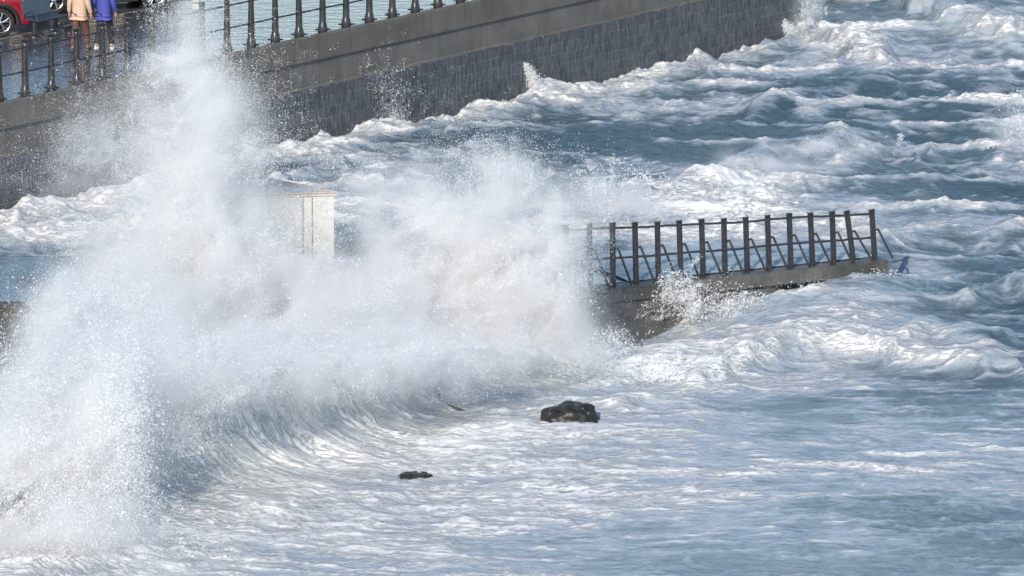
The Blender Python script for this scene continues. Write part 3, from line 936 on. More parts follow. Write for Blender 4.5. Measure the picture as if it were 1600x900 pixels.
D1 = [  # the tall plume thrown up at the landing
 (290, 44, 16, 22, 142.0, .5, .6), (282, 100, 24, 34, 142, .6, 1.0), (314, 118, 17, 34, 142, .5, .9), (255, 160, 34, 36, 142, .7, .7),
 (318, 190, 38, 46, 142, .8, 1.4), (352, 180, 15, 42, 141.8, .4, .8), (195, 205, 40, 36, 142, .8, .32), (150, 255, 60, 32, 142, .8, .26),
 (388, 215, 20, 42, 142, .6, .5), (275, 265, 52, 46, 142, .8, .9), (70, 290, 60, 24, 142, .6, .08), (60, 400, 60, 22, 142, .5, .05), (215, 390, 54, 32, 142, .5, .5)]
D2 = [  # the white heart
 (325, 335, 46, 46, 142, .8, 1.3), (368, 410, 36, 44, 141.8, .9, 2.8), (300, 425, 76, 52, 141.6, .9, 2.4), (455, 480, 62, 34, 141.5, .9, 3.2),
 (350, 495, 100, 44, 141, 1.0, 3.6), (500, 530, 74, 36, 139, .8, 2.8), (600, 500, 56, 30, 141, .7, 1.8), (240, 500, 60, 44, 139, 1, 2.8), (190, 445, 50, 30, 141, .8, 1.0),
 (360, 552, 76, 28, 136, .8, 2.2), (440, 395, 20, 30, 141.8, .6, .4), (495, 350, 40, 46, 142, .6, .08)]
D3 = [  # the right-hand veil
 (700, 330, 70, 44, 142.5, .8, .9), (775, 285, 36, 28, 142.5, .6, .8), (640, 375, 50, 44, 142.5, .7, .7), (760, 415, 70, 48, 142.3, .8, 2.4),
 (838, 430, 32, 48, 142.3, .6, 2.6), (858, 370, 16, 36, 142.5, .4, 1.2), (680, 480, 76, 38, 141.8, .8, 2.8), (855, 505, 26, 38, 141.8, .5, 2.2),
 (765, 535, 76, 30, 141, .8, 2.4), (560, 330, 46, 42, 142.5, .6, .18), (888, 440, 10, 42, 142.5, .3, .7), (880, 565, 40, 16, 140.5, .4, .6)]
D4 = [  # left-hand splash falling towards the camera
 (120, 485, 24, 20, 132, .5, 2.0), (105, 560, 34, 38, 131, .7, 2.8), (90, 650, 42, 52, 129, .8, 3.2), (100, 745, 44, 48, 127, .7, 3.2), (20, 775, 46, 50, 127, .7, 2.8),
 (190, 555, 42, 34, 132, .7, 2.6), (160, 690, 16, 70, 127, .4, 1.8), (50, 835, 68, 16, 125, .6, 1.6), (25, 680, 30, 36, 129, .6, 1.4), (130, 805, 46, 16, 125.5, .5, 1.2)]
D5 = [  # mist along the wave crest
 (250, 575, 60, 32, 130.2, .7, 2.4), (310, 598, 60, 20, 130.4, .5, 2.6), (440, 585, 80, 18, 133.2, .5, 2.8), (560, 578, 70, 18, 135.0, .5, 2.6),
 (650, 562, 70, 22, 136.6, .5, 2.0), (800, 562, 66, 18, 139, .5, 1.5), (265, 665, 22, 44, 128.6, .4, .9), (700, 605, 50, 14, 136.8, .4, .5), (400, 625, 70, 14, 132.5, .3, .5)]
D5 = [b_[:4] + (b_[4] - (0.45 if b_[0] < 700 else 0.1),) + b_[5:] for b_ in D5]
FR = {'spray_plume': 0.5, 'spray_cloud': 0.30, 'spray_veil': 0.32, 'falling_splash': 0.40, 'crest_mist': 0.30}   # share carried by drops; the rest is fine mist
NTOT = 0
for nm, bl, sz, org, lab in (
    ('spray_plume', D1, 0.0085, (330, 520), 'tall thin plume of fine spray rising over the railings'),
    ('spray_cloud', D2, 0.0135, (400, 640), 'dense white heart of the exploding wave in front of the hut'),
    ('spray_veil', D3, 0.0115, (740, 640), 'broad grey veil of spray beside the first jetty post'),
    ('falling_splash', D4, 0.015, (110, 800), 'heavy white splash falling at the left end of the wave'),
    ('crest_mist', D5, 0.0130, (450, 700), 'grey mist blown along the crest of the breaking wave')):
    P, s_ = plume(bl, sz, org, dens=1.5 * FR[nm], seed=len(nm)); NTOT += len(P)
    o = tri_cloud(nm, P, s_, M_SPRAY)
    tag(o, lab, 'spray', kind='stuff')

def mist_material():
    m = bpy.data.materials.new('fine_mist'); m.use_nodes = True
    t = m.node_tree
    for n in list(t.nodes): t.nodes.remove(n)
    o = t.nodes.new('ShaderNodeOutputMaterial')
    v = t.nodes.new('ShaderNodeVolumePrincipled')
    v.inputs['Color'].default_value = (0.97, 0.97, 0.97, 1)
    v.inputs['Density'].default_value = 1.0
    v.inputs['Anisotropy'].default_value = 0.0
    t.links.new(v.outputs[0], o.inputs['Volume'])
    return m
M_MIST = mist_material()
def mist(name, blobs, share, label, vox=0.07, noise_sc=1.1, seed=0.0):
    """the finest mist: a density grid of gaussian billows torn by noise"""
    ng = bpy.data.node_groups.new(name, 'GeometryNodeTree')
    ng.interface.new_socket('Geometry', in_out='OUTPUT', socket_type='NodeSocketGeometry')
    N = ng.nodes; L = ng.links
    out = N.new('NodeGroupOutput')
    pos = N.new('GeometryNodeInputPosition').outputs[0]
    def M(op, a, b=None, c=None, clamp=False):
        n = N.new('ShaderNodeMath'); n.operation = op; n.use_clamp = clamp
        for i, v in enumerate((a, b, c)):
            if v is None: continue
            if isinstance(v, (int, float)): n.inputs[i].default_value = v
            else: L.new(v, n.inputs[i])
        return n.outputs[0]
    def VM(op, a, b):
        n = N.new('ShaderNodeVectorMath'); n.operation = op
        for i, v in enumerate((a, b)):
            if isinstance(v, (tuple, list, Vector)): n.inputs[i].default_value = v
            else: L.new(v, n.inputs[i])
        return n.outputs[1] if op == 'LENGTH' or op == 'DOT_PRODUCT' else n.outputs[0]
    def NZ(vec, sc_, det, out_i=0, rough=0.6):
        n = N.new('ShaderNodeTexNoise'); n.inputs['Scale'].default_value = sc_; n.inputs['Detail'].default_value = det
        n.inputs['Roughness'].default_value = rough
        L.new(vec, n.inputs['Vector']); return n.outputs[out_i]
    p0 = VM('ADD', pos, (seed, seed * 2, 0))
    w1 = VM('MULTIPLY', VM('SUBTRACT', NZ(p0, 0.8, 3, 1), (.5, .5, .5)), (1.1, 1.1, 1.1))
    w2 = VM('MULTIPLY', VM('SUBTRACT', NZ(p0, 3.0, 3, 1), (.5, .5, .5)), (0.38, 0.38, 0.38))
    p = VM('ADD', VM('ADD', pos, w1), w2)
    tot = None; lo_ = np.array([1e9] * 3); hi_ = -lo_
    for px, py, sx, sy, Yb, sY, tau in blobs:
        c = on_y(px, py, Yb); sg = (sx / PM, max(sY * 0.8, .3), sy / PM)
        q = VM('MULTIPLY', VM('SUBTRACT', p, c), [1 / g for g in sg])
        d2 = VM('DOT_PRODUCT', q, q)
        g = M('MULTIPLY', M('EXPONENT', M('MULTIPLY', d2, -0.5)), tau * share / (2.5 * sg[1]))
        tot = g if tot is None else M('ADD', tot, g)
        lo_ = np.minimum(lo_, np.array(c) - 2.6 * np.array(sg) - .3); hi_ = np.maximum(hi_, np.array(c) + 2.6 * np.array(sg) + .3)
    lo_[2] = max(lo_[2], 0.02)
    nz = NZ(p, noise_sc, 6, 0, 0.68)
    bil = N.new('ShaderNodeMapRange'); bil.interpolation_type = 'SMOOTHSTEP'
    L.new(nz, bil.inputs[0]); bil.inputs[1].default_value = 0.43; bil.inputs[2].default_value = 0.56; bil.inputs[3].default_value = 0.04; bil.inputs[4].default_value = 2.8
    den = M('MULTIPLY', tot, bil.outputs[0])
    den = M('MAXIMUM', M('SUBTRACT', den, 0.02), 0.0)
    vc = N.new('GeometryNodeVolumeCube')
    L.new(den, vc.inputs['Density'])
    vc.inputs['Min'].default_value = lo_; vc.inputs['Max'].default_value = hi_
    for ax, k_ in zip('XYZ', range(3)):
        vc.inputs['Resolution ' + ax].default_value = max(int((hi_[k_] - lo_[k_]) / vox), 4)
    sm = N.new('GeometryNodeSetMaterial'); sm.inputs['Material'].default_value = M_MIST
    L.new(vc.outputs[0], sm.inputs[0]); L.new(sm.outputs[0], out.inputs[0])
    me_ = bpy.data.meshes.new(name); me_.materials.append(M_MIST)
    o = bpy.data.objects.new(name, me_); C.objects.link(o)
    md = o.modifiers.new('mist', 'NODES'); md.node_group = ng
    tag(o, label, 'mist', kind='stuff')
    return o
mist('plume_mist', D1 + [(130, 250, 90, 50, 142.2, .8, .28)], 0.55, 'thin haze of the tall plume drifting against the sea wall', 0.08, 0.9, 1.0)
mist('cloud_mist', D2 + D3, 0.95, 'soft white mist of the exploded wave round the hut', 0.07, 1.0, 4.0)
mist('crest_fog', [(955, 308, 40, 14, on_z(960, 325, .3).y, .5, 1.3), (1010, 322, 50, 10, on_z(1010, 335, .3).y, .5, .8), (1180, 262, 50, 10, on_z(1180, 272, .3).y, .4, .7), (1280, 236, 60, 8, on_z(1290, 246, .3).y, .4, .9), (1592, 205, 20, 24, on_z(1590, 225, .3).y, .4, .8), (1066, 466, 12, 16, jp(20.5, -0.6).y, .15, 1.0), (1262, 30, 16, 30, 176, .4, .5)], 1.0, 'thin mist blowing off the wave crests behind the jetty', 0.07, 1.4, 3.0)
mist('splash_mist', D4 + [b_[:6] + (b_[6] * (0.75 if b_[1] < 590 else 0.3),) for b_ in D5], 0.95, 'soft white mist low over the breaking wave', 0.07, 1.2, 7.0)

# coarse drops round the rims and small splashes elsewhere
def drops(name, groups, label, size=0.03, vel=None):
    Ps = []; Ss = []
    for px, py, sx, sy, Yb, sY, n in groups:
        c = np.array(on_y(px, py, Yb))
        npar = max(n // 12, 3)
        pc = c + rng.normal(size=(npar, 3)) * (sx / PM, sY, sy / PM)
        idx = rng.integers(0, npar, n)
        d = rng.normal(size=(npar, 3)); d[:, 2] = np.abs(d[:, 2]) + .5; d /= np.linalg.norm(d, axis=1)[:, None]
        P = pc[idx] + rng.normal(size=(n, 3)) * 0.035 + d[idx] * rng.normal(size=(n, 1)) * 0.09
        Ps.append(P); Ss.append(size * np.exp(rng.normal(size=n) * 0.4))
    P = np.concatenate(Ps); s_ = np.concatenate(Ss)
    k_ = P[:, 2] > 0.05
    o = tri_cloud(name, P[k_], s_[k_], M_SPRAY)
    tag(o, label, 'spray', kind='stuff')
drops('flying_drops', [(30, 600, 26, 30, 131, .5, 6000), (192, 700, 20, 84, 126.5, .3, 34000), (215, 640, 16, 50, 127, .3, 7000),
    (100, 800, 80, 46, 125, .4, 18000), (40, 700, 50, 90, 127, .4, 18000), (120, 460, 40, 16, 132, .5, 2500), (65, 520, 12, 26, 132, .4, 2500)],
    'coarse white drops flung off the left splash', 0.0155)
drops('rim_drops', [(290, 25, 32, 22, 142, .4, 5000), (400, 160, 40, 70, 142, .5, 9000), (430, 240, 30, 40, 142, .5, 5000), (340, 90, 24, 40, 142, .4, 5000), (150, 170, 80, 60, 142, .5, 5000),
    (780, 250, 50, 30, 142.5, .5, 6000), (900, 350, 18, 40, 142.5, .4, 5000), (925, 440, 12, 60, 142.5, .3, 5000), (700, 260, 90, 30, 142.5, .5, 4000), (640, 540, 60, 30, 139, .4, 7000), (560, 500, 30, 25, 139.5, .3, 6000)],
    'scattered bright drops round the rims of the spray clouds', 0.0105)
wy = lambda px: (wa + wdir * wall_at_px(px) + wn * 0.3).y
drops('wall_splash', [(612, 192, 12, 16, wy(612), .2, 5000), (600, 150, 34, 34, wy(600), .2, 4000), (575, 120, 20, 20, wy(580), .2, 1200)],
    'small speckled splash of drops against the stone sea wall', 0.015)

def spout(name, path, r0, r1, n, label, Yf=None, size=0.026):
    """water pouring off / up the wall, along a curved path of (px,py)"""
    Ps = []
    pts = [np.array(on_y(px, py, (wa + wdir * wall_at_px(px) + wn * off).y)) for px, py, off in path]
    t = rng.random(n) ** 0.8 * (len(pts) - 1)
    i = np.minimum(t.astype(int), len(pts) - 2); f = (t - i)[:, None]
    A = np.array(pts)
    c = A[i] * (1 - f) + A[i + 1] * f
    r = (r0 + (r1 - r0) * t / (len(pts) - 1))[:, None]
    P = c + rng.normal(size=(n, 3)) * r * (1, .6, .8)
    o = tri_cloud(name, P, size * np.exp(rng.normal(size=n) * 0.3), M_SPRAY)
    tag(o, label, 'water jet', kind='stuff')
spout('drain_jet', [(817, 98, 0.12), (824, 112, .25), (832, 130, .4), (840, 150, .5), (845, 166, .6)], 0.03, 0.17, 12000, 'white water pouring from a drain hole in the sea wall')
spout('wall_end_jet', [(1222, 36, 0.12), (1229, 46, .25), (1238, 58, .4), (1250, 72, .6)], 0.05, 0.14, 10000, 'cream white water jet at the far end of the sea wall')
JY = lambda px: jp((px / 1600) * 10 + 9, 0).y
def jetty_y(px):
    p = rail_pos(px); return p.y - 0.55
P, s_ = plume([(1066, 462, 12, 18, jetty_y(1066), .15, 3.0), (1052, 500, 20, 22, jetty_y(1052), .2, 3.0), (1100, 478, 24, 13, jetty_y(1100), .2, 2.4), (1140, 492, 26, 12, jetty_y(1140) - .2, .2, 1.6),
    (1020, 550, 20, 8, jetty_y(1000) - .5, .3, 1.8), (955, 562, 36, 10, 141, .4, 1.6), (1040, 565, 50, 10, 140.5, .4, 1.6), (1220, 438, 34, 3, jetty_y(1220) + .35, .08, .7), (1310, 428, 40, 3, jetty_y(1310) + .35, .08, 1.2), (1360, 420, 16, 4, jetty_y(1360) + .35, .1, 1.6)],
    0.022, (1060, 540), seed=31, par_r=(0.03, 0.07))
o = tri_cloud('jetty_splash', P, s_, M_SPRAY); tag(o, 'white splash leaping against the jetty wall below the posts', 'spray', kind='stuff')
P, s_ = plume([(1262, 30, 14, 30, wy(1243) - .5, .4, .8), (960, 300, 40, 14, on_z(960, 310, .3).y, .5, 1.2), (940, 322, 30, 12, on_z(940, 330, .3).y, .4, 1.2), (1290, 228, 50, 5, on_z(1290, 236, .3).y, .4, 1.0),
    (1592, 200, 16, 26, on_z(1590, 225, .3).y, .4, 1.0), (1600, 180, 10, 14, on_z(1590, 225, .3).y, .3, .6), (512, 250, 40, 6, on_z(512, 256, .3).y, .2, 1.0)],
    0.024, (1100, 600), seed=37, par_r=(0.03, 0.07))
o = tri_cloud('crest_spray', P, s_, M_SPRAY); tag(o, 'spray torn from the crests of the waves behind the jetty', 'spray', kind='stuff')

# ------------------------------------------------------------------ bench
bq = on_z(54, 57, ZP + 0.034)
M_BENCH = mat('dark_blue_wet_paint', (0.035, 0.05, 0.07), 0.2, var=0.2, coat=0.5)
bench = empty('bench', (bq.x, bq.y, ZP + 0.034), wang)
tag(bench, 'short dark bench with backrest and hoop arm beside the red car wheel', 'bench')
BL = 0.78
# local frame: x along wall, y inland (+)
for x_ in (0, BL):
    b = MB(); b.lathe([(0.17, 0), (0.165, 0.015), (0.09, 0.04), (0.055, 0.06), (0.05, 0.34), (0.07, 0.36)], (x_, 0, 0), 20)
    b.build('pedestal', M_IRON, bench, True)
b = MB(); b.box((BL / 2, 0.0, 0.385), (BL + 0.22, 0.44, 0.045), Matrix.Rotation(R(3), 3, 'X'), 0.015); b.build('seat', M_BENCH, bench)
b = MB(); b.box((BL / 2, 0.27, 0.60), (BL + 0.22, 0.035, 0.38), Matrix.Rotation(R(-14), 3, 'X'), 0.01); b.build('backrest', M_BENCH, bench)
b = MB(); b.tube([(-0.12, -0.20 + 0.20 - 0.20 * math.cos(a), 0.39 + 0.17 * math.sin(a)) for a in np.linspace(0, math.pi, 13)], 0.014, 7); b.build('arm', M_IRON, bench, True)

# ------------------------------------------------------------------ cars
M_TYRE = mat('tyre_rubber', (0.02, 0.02, 0.02), 0.7, var=0.2)
M_ALLOY = mat('alloy', (0.6, 0.6, 0.62), 0.25, metal=0.9, var=0.05)
M_DARK = mat('dark_plastic', (0.025, 0.025, 0.028), 0.5, var=0.2)
M_GLASS = mat('car_glass', (0.02, 0.025, 0.03), 0.05, var=0.1, coat=1.0)
M_LAMP = mat('lamp_glass', (0.55, 0.57, 0.6), 0.1, var=0.5, vscale=30, coat=1.0)
M_RLAMP = mat('rear_lamp', (0.25, 0.01, 0.01), 0.15, var=0.2, coat=1.0)
M_PLATE = mat('plate_white', (0.7, 0.7, 0.66), 0.4, var=0.03)
def paint(n, c): return mat(n, c, 0.25, var=0.06, coat=1.0)
def car(loc, rz, body_m, label):
    """x forward, origin on the ground under the middle of the car"""
    r = empty('parked_car', loc, rz)
    tag(r, label, 'car', 'cars parked beyond the promenade')
    Lc, Wc, wb_, wr = 3.95, 1.72, 2.45, 0.325
    fx, bx_ = wb_ / 2 - 0.02, -wb_ / 2
    # side outline with arches
    def arch(cx):
        return [(cx + 0.40 * math.cos(a), wr + 0.40 * math.sin(a)) for a in np.linspace(math.pi + 0.25, -0.25, 13)]
    low = 0.26
    out = [(-Lc / 2 + 0.04, 0.42), (-Lc / 2 + 0.12, low)] + [(x, max(z, low)) for x, z in arch(bx_)] + [(x, max(z, low)) for x, z in arch(fx)] + \
          [(Lc / 2 - 0.12, low), (Lc / 2 - 0.01, 0.40), (Lc / 2, 0.55), (Lc / 2 - 0.07, 0.74), (Lc / 2 - 0.35, 0.86), (0.85, 0.98), (-1.5, 1.02), (-Lc / 2 + 0.05, 0.98), (-Lc / 2, 0.7)]
    b = MB(); b.prism(out, -Wc / 2, Wc / 2, bevel=0.035); body = b.build('body', body_m, r, True)
    # pull the nose and tail in
    for v in body.data.vertices:
        k_ = abs(v.co.x) / (Lc / 2)
        v.co.y *= 1 - 0.22 * max(0, k_ - 0.62) ** 1.3 * 1.9
    cab = [(-1.75, 1.0), (-1.55, 1.38), (-1.2, 1.5), (0.0, 1.52), (0.3, 1.46), (1.0, 0.97)]
    b = MB(); b.prism(cab, -0.72, 0.72, bevel=0.05); cb_ = b.build('cabin', body_m, r, True)
    for v in cb_.data.vertices:
        v.co.y *= 1 - 0.22 * max(0, v.co.z - 1.0)
        if v.co.z < 1.05: v.co.y *= 1.08
    for sy in (-1, 1):
        for pts in ([(-1.5, 1.06), (-1.38, 1.36), (-0.45, 1.42), (-0.45, 1.06)], [(-0.38, 1.06), (-0.38, 1.42), (0.2, 1.40), (0.72, 1.06)]):
            b = MB(); vs_ = [b.bm.verts.new((x, sy * (0.765 - 0.17 * (z - 1.0)), z)) for x, z in pts]
            vs2 = [b.bm.verts.new((x, sy * (0.74 - 0.17 * (z - 1.0)), z)) for x, z in pts]
            b.bm.faces.new(vs_); b.bm.faces.new(vs2[::-1])
            for i in range(4): b.bm.faces.new((vs_[i], vs2[i], vs2[(i + 1) % 4], vs_[(i + 1) % 4]))
            bmesh.ops.recalc_face_normals(b.bm, faces=b.bm.faces[:])
            b.build('side_window', M_GLASS, r)
        b = MB(); b.box((-0.02, sy * (Wc / 2 - 0.01), 0.29), (1.62, 0.06, 0.16), bevel=0.02); b.build('sill', M_DARK, r)
        for cx in (fx, bx_):
            b = MB()
            A = [(cx + 0.405 * math.cos(a), sy * (Wc / 2 - 0.03), wr + 0.405 * math.sin(a)) for a in np.linspace(math.pi + 0.1, -0.1, 15)]
            b.tube(A, 0.05, 6); b.build('arch_cladding', M_DARK, r, True)
            wl = empty('wheel', (cx, sy * (Wc / 2 - 0.12), wr)); wl.parent = r
            Rx = Matrix.Rotation(R(90), 3, 'X')
            b = MB()
            prof = [(0.20, -0.10), (0.30, -0.105), (0.325, -0.08), (0.327, 0.08), (0.30, 0.105), (0.215, 0.10), (0.205, 0.05), (0.20, 0.0)]
            b.lathe(prof, (0, 0, 0), 36, Rx); b.build('tyre', M_TYRE, wl, True)
            b = MB()
            ring = [(0.222 * math.cos(a), sy * 0.095, 0.222 * math.sin(a)) for a in np.linspace(0, 2 * math.pi, 37)]
            b.tube(ring, 0.012, 6)
            b.lathe([(0.05, -0.02), (0.05, 0.02), (0.03, 0.03)], (0, sy * 0.085, 0), 14, Rx)
            for k_ in range(5):
                a0 = 2 * math.pi * k_ / 5 + 0.3
                for da in (-0.2, 0.2):
                    b.tube([(0.03 * math.cos(a0), sy * 0.085, 0.03 * math.sin(a0)), (0.12 * math.cos(a0 + da * .6), sy * 0.095, 0.12 * math.sin(a0 + da * .6)),
                            (0.215 * math.cos(a0 + da), sy * 0.09, 0.215 * math.sin(a0 + da))], [0.018, 0.014, 0.014], 6)
            b.build('rim', M_ALLOY, wl, True)
        b = MB(); b.lathe([(0.05, -0.05), (0.13, -0.03), (0.15, 0.01), (0.11, 0.05), (0.03, 0.06)], (Lc / 2 - 0.20, sy * 0.60, 0.68), 18, Matrix.Rotation(R(75), 3, 'Y'))
        b.build('headlight', M_LAMP, r, True)
        b = MB(); b.lathe([(0.05, -0.02), (0.05, 0.02), (0.03, 0.03)], (Lc / 2 - 0.08, sy * 0.58, 0.40), 12, Matrix.Rotation(R(80), 3, 'Y')); b.build('fog_lamp', M_LAMP, r, True)
        b = MB(); b.box((-Lc / 2 + 0.06, sy * 0.66, 0.82), (0.1, 0.2, 0.22), bevel=0.03); b.build('tail_light', M_RLAMP, r)
        b = MB(); b.box((0.68, sy * 0.86, 1.05), (0.1, 0.16, 0.12), bevel=0.03); b.build('mirror', body_m, r)
    b = MB(); b.prism([(0.36, 1.43), (0.98, 1.0), (1.0, 1.02), (0.38, 1.455)], -0.62, 0.62); b.build('windscreen', M_GLASS, r)
    b = MB(); b.prism([(-1.72, 1.05), (-1.58, 1.36), (-1.60, 1.37), (-1.75, 1.06)], -0.58, 0.58); b.build('rear_window', M_GLASS, r)
    b = MB(); b.box((Lc / 2 - 0.03, 0, 0.38), (0.1, 1.1, 0.14), bevel=0.02); b.build('grille', M_DARK, r)
    for x_ in (Lc / 2 + 0.03, -Lc / 2 - 0.012):
        b = MB(); b.box((x_, 0, 0.5), (0.012, 0.52, 0.11), bevel=0.004); b.build('number_plate', M_PLATE, r)
    b = MB(); b.box((0, 0, 0.32), (Lc - 0.6, 1.3, 0.14)); b.build('underbody', M_DARK, r)
    return r
ZR = ZP - 0.03
M_RED = paint('red_paint', (0.30, 0.012, 0.025)); M_MAG = paint('crimson_paint', (0.09, 0.008, 0.022)); M_BLK = paint('black_paint', (0.012, 0.013, 0.016))
def place_car(px, py, which, heading, m, label):
    """near-side wheel contact at pixel; which=+1 front wheel, -1 rear wheel"""
    g = on_z(px, py, ZR)
    f = Vector((math.cos(heading), math.sin(heading), 0)); l = Vector((-f.y, f.x, 0))
    c = g - f * (which * 1.22) + l * (1.72 / 2 - 0.05)
    return car((c.x, c.y, ZR), heading, m, label)
place_car(2, 58, 1, R(14), M_RED, 'red car at the left edge with its front wheel and headlight showing')
place_car(84, 23, -1, R(20), M_MAG, 'crimson car behind the bench and the two walkers')
place_car(268, 4, 1, R(25), M_BLK, 'black car behind the tip of the spray plume')
b = MB(); b.box((0, 0, 0.09), (0.17, 0.17, 0.18), bevel=0.02); b.box((0, 0, 0.27), (0.15, 0.15, 0.14), bevel=0.02)
pb = b.build('kerb_marker', mat('pale_stone', (0.55, 0.53, 0.48), 0.6, var=0.1)); q = on_z(306, 17, ZR); pb.location = q; tag(pb, 'stubby pale stone marker by the black car', 'marker post')

# ------------------------------------------------------------------ people
def skin(name, chains, m, parent, sub=2, root=0):
    """chains: list of lists of (x,y,z,r); joints shared by coordinates"""
    vs_, es, rs = [], [], []
    key = {}
    def vid(p):
        k_ = (round(p[0], 4), round(p[1], 4), round(p[2], 4))
        if k_ not in key:
            key[k_] = len(vs_); vs_.append(p[:3]); rs.append(p[3])
        return key[k_]
    for ch in chains:
        ids = [vid(p) for p in ch]
        es += [(a, b_) for a, b_ in zip(ids, ids[1:])]
    me_ = bpy.data.meshes.new(name); me_.from_pydata(vs_, es, []); me_.update()
    o = bpy.data.objects.new(name, me_); C.objects.link(o)
    sk = o.modifiers.new('skin', 'SKIN'); sk.use_smooth_shade = True
    for i, r_ in enumerate(rs):
        d = me_.skin_vertices[0].data[i]
        if isinstance(r_, tuple): d.radius = r_
        else: d.radius = (r_, r_)
        d.use_root = (i == root)
    ss_ = o.modifiers.new('sub', 'SUBSURF'); ss_.levels = sub; ss_.render_levels = sub
    dg = bpy.context.evaluated_depsgraph_get()
    ev = bpy.data.meshes.new_from_object(o.evaluated_get(dg))
    ev.name = name
    bpy.data.objects.remove(o)
    o = bpy.data.objects.new(name, ev); C.objects.link(o)
    ev.materials.clear(); ev.materials.append(m)
    ev.polygons.foreach_set('use_smooth', np.ones(len(ev.polygons), bool))
    if parent: o.parent = parent
    return o

M_SKIN = mat('skin', (0.52, 0.30, 0.22), 0.5, var=0.08)
def person(loc, rz, scale, top_m, leg_m, shoe_m, hair_m, label, stride, hem, long_hair):
    r = empty('person', loc, rz); r.scale = (scale,) * 3
    tag(r, label, 'person')
    ph = (0, 0, 0.95, 0.115)
    # legs: side, forward offset of foot, foot lift, knee forward
    legs = {}
    for s_, (fy, lift) in zip((-1, 1), stride):
        hip = (0.085 * s_, 0, 0.88, 0.085)
        knee = (0.095 * s_, fy * 0.45 + 0.06, 0.49 + lift * 0.4, 0.058)
        ank = (0.10 * s_, fy, 0.09 + lift, 0.038)
        toe = (0.11 * s_, fy + 0.15, 0.035 + lift * 0.25, 0.03)
        heel = (0.10 * s_, fy - 0.04, 0.05 + lift * 1.2, 0.035)
        legs[s_] = (hip, knee, ank, toe, heel)
    chest = (0, 0.01, 1.30, (0.15, 0.11)); sp1 = (0, 0, 1.12, (0.13, 0.10)); nk = (0, 0.0, 1.45, 0.055)
    chains = [[ph, sp1, chest, nk, (0, 0.02, 1.53, 0.055), (0, 0.025, 1.60, (0.078, 0.092)), (0, 0.015, 1.67, (0.072, 0.085))]]
    for s_ in (-1, 1):
        hip, knee, ank, toe, heel = legs[s_]
        chains.append([ph, hip, ((hip[0] + knee[0]) / 2, (hip[1] + knee[1]) / 2, (hip[2] + knee[2]) / 2, 0.075), knee, ((knee[0] + ank[0]) / 2, (knee[1] + ank[1]) / 2 - 0.01, (knee[2] + ank[2]) / 2, 0.052), ank, toe])
    arms = {}
    for s_ in (-1, 1):
        sh = (0.17 * s_, 0, 1.38, 0.058); el = (0.235 * s_, -0.03, 1.10, 0.042); wr_ = (0.265 * s_, 0.03 * s_ + 0.02, 0.86, 0.026)
        pa = (0.27 * s_, wr_[1] + 0.01, 0.80, (0.022, 0.036))
        arms[s_] = (sh, el, wr_, pa)
        chains.append([chest, sh, el, wr_, pa])
    body = skin('body', chains, M_SKIN, r)
    # fingers joined to the body mesh
    fing = []
    for s_ in (-1, 1):
        sh, el, wr_, pa = arms[s_]
        for k_, (dy, ln) in enumerate(((0.028, 0.068), (0.010, 0.078), (-0.009, 0.072), (-0.026, 0.056))):
            fing.append([(pa[0], pa[1] + dy, pa[2] + 0.01, 0.0095), (pa[0] + 0.002 * s_, pa[1] + dy * 1.1, pa[2] - 0.035, 0.009),
                         (pa[0] - 0.004 * s_, pa[1] + dy * 1.15 + 0.004, pa[2] - 0.035 - ln * 0.5, 0.0085), (pa[0] - 0.016 * s_, pa[1] + dy * 1.2 + 0.008, pa[2] - 0.035 - ln, 0.007)])
        fing.append([(pa[0] - 0.005 * s_, pa[1] + 0.02, pa[2] + 0.02, 0.011), (pa[0] - 0.02 * s_, pa[1] + 0.05, pa[2] - 0.01, 0.010), (pa[0] - 0.024 * s_, pa[1] + 0.058, pa[2] - 0.045, 0.0085)])
    meshes = [body.data]
    bmf = bmesh.new(); bmf.from_mesh(body.data)
    for i, ch in enumerate(fing):
        f = skin('finger', [ch], M_SKIN, None, 1); bmf.from_mesh(f.data); bpy.data.objects.remove(f)
    # face: nose and ears
    for c_, s3 in (((0, 0.118, 1.585), (0.014, 0.02, 0.022)), ((0.08, 0.02, 1.59), (0.01, 0.02, 0.03)), ((-0.08, 0.02, 1.59), (0.01, 0.02, 0.03))):
        q_ = bmesh.ops.create_icosphere(bmf, subdivisions=2, radius=1.0)
        bmesh.ops.transform(bmf, matrix=Matrix.Translation(c_) @ Matrix.Diagonal((*s3, 1)), verts=q_['verts'])
    bmf.to_mesh(body.data); bmf.free()
    body.data.polygons.foreach_set('use_smooth', np.ones(len(body.data.polygons), bool))
    b = MB()
    for s_ in (-1, 1):
        q_ = bmesh.ops.create_icosphere(b.bm, subdivisions=2, radius=0.013); bmesh.ops.transform(b.bm, matrix=Matrix.Translation((0.03 * s_, 0.098, 1.612)), verts=q_['verts'])
    b.build('eyes', M_DARK, r, True)
    b = MB(); b.box((0, 0.106, 1.545), (0.045, 0.012, 0.01), bevel=0.003); b.build('mouth', mat('lips', (0.4, 0.15, 0.13), 0.5), r)
    # clothes
    top = [[(0, 0, hem, (0.185, 0.14)), (0, 0, hem + 0.08, (0.19, 0.145)), (0, 0, 1.12, (0.18, 0.135)), (0, 0.01, 1.30, (0.185, 0.135)), (0, 0.0, 1.43, (0.09, 0.08))]]
    for s_ in (-1, 1):
        sh, el, wr_, pa = arms[s_]
        top.append([(0, 0.01, 1.30, (0.185, 0.135)), (sh[0], sh[1], sh[2], 0.082), (el[0] + .01 * s_, el[1], el[2], 0.068), (wr_[0], wr_[1], wr_[2] + 0.045, 0.05), (wr_[0], wr_[1], wr_[2] + 0.02, 0.046)])
    skin('top', top, top_m, r, 2, 1)
    tr = []
    wst = (0, 0, 0.98, (0.15, 0.115))
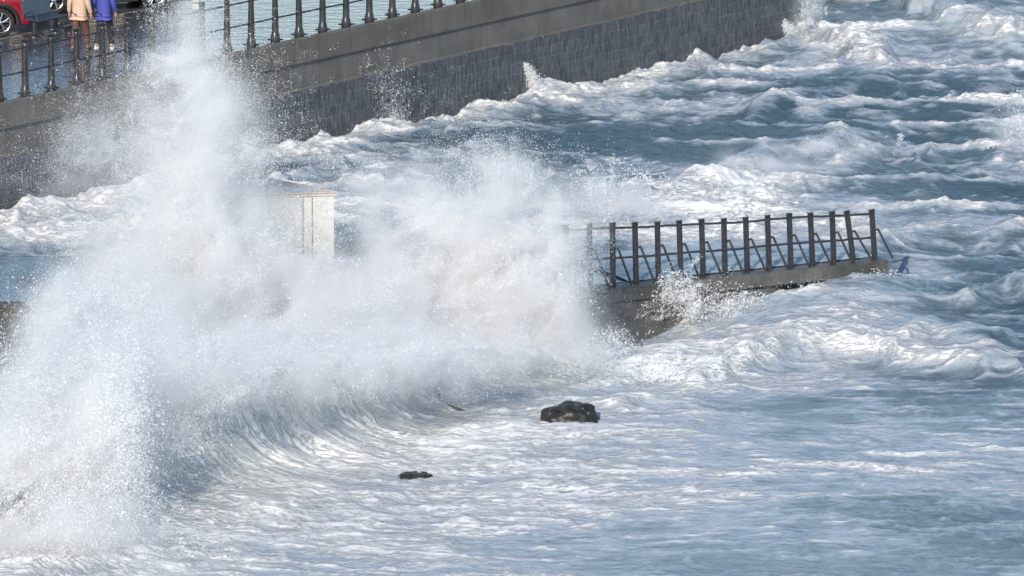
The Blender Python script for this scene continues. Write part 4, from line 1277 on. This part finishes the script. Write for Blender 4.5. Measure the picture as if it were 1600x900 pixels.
    for s_ in (-1, 1):
        hip, knee, ank, toe, heel = legs[s_]
        tr.append([wst, (hip[0], hip[1], hip[2] - 0.02, 0.112), ((hip[0] + knee[0]) / 2, (hip[1] + knee[1]) / 2, (hip[2] + knee[2]) / 2, 0.098), (knee[0], knee[1], knee[2], 0.078),
                   ((knee[0] + ank[0]) / 2, (knee[1] + ank[1]) / 2, (knee[2] + ank[2]) / 2, 0.070), (ank[0], ank[1], ank[2] + 0.07, 0.058), (ank[0], ank[1], ank[2] + 0.04, 0.056)])
    skin('trousers', tr, leg_m, r)
    for s_ in (-1, 1):
        hip, knee, ank, toe, heel = legs[s_]
        skin('shoe', [[(ank[0], ank[1], ank[2] + 0.03, 0.05), (heel[0], heel[1], heel[2] + 0.005, 0.05), (toe[0], toe[1] - 0.06, toe[2] + 0.012, 0.048), (toe[0], toe[1], toe[2] + 0.01, 0.042)]], shoe_m[0], r, 2, 1)
    hair = [[(0, -0.01, 1.70, (0.082, 0.09)), (0, -0.03, 1.63, (0.092, 0.09)), (0, -0.045, 1.56, (0.08, 0.06))]]
    if long_hair: hair[0] += [(0, -0.06, 1.46, (0.075, 0.04)), (0, -0.09, 1.36, (0.06, 0.03))]
    skin('hair', hair, hair_m, r)
    return r
M_BEIGE = mat('beige_knit', (0.60, 0.42, 0.31), 0.8, var=0.1, vscale=10, bump=0.004, bscale=60)
M_BLUE = mat('violet_blue_fleece', (0.055, 0.07, 0.34), 0.7, var=0.15, vscale=8, bump=0.004, bscale=40)
M_BROWN = mat('brown_trousers', (0.13, 0.06, 0.045), 0.8, var=0.2, vscale=6)
M_BLACKT = mat('black_trousers', (0.022, 0.022, 0.028), 0.8, var=0.2, vscale=6)
M_HAIR1 = mat('grey_hair', (0.25, 0.21, 0.17), 0.6, var=0.2, vscale=30); M_HAIR2 = mat('dark_hair', (0.05, 0.035, 0.025), 0.6, var=0.2, vscale=30)
M_BOOT = mat('dark_boots', (0.03, 0.03, 0.035), 0.4, var=0.2); M_TRAIN = mat('trainers', (0.5, 0.5, 0.48), 0.6, var=0.6, vscale=8)
q = on_z(125, 80, ZP + 0.034)
person((q.x, q.y, ZP + 0.034), R(-28), 0.98, M_BEIGE, M_BROWN, (M_BOOT,), M_HAIR1, 'person in a beige sweater and brown trousers walking away along the promenade', ((-0.16, 0.03), (0.16, 0.0)), 0.82, True)
q = on_z(163, 79, ZP + 0.034)
person((q.x, q.y, ZP + 0.034), R(-22), 0.98, M_BLUE, M_BLACKT, (M_TRAIN,), M_HAIR2, 'person in a violet-blue jacket and black trousers with hands hanging down', ((-0.2, 0.05), (0.18, 0.0)), 0.80, False)
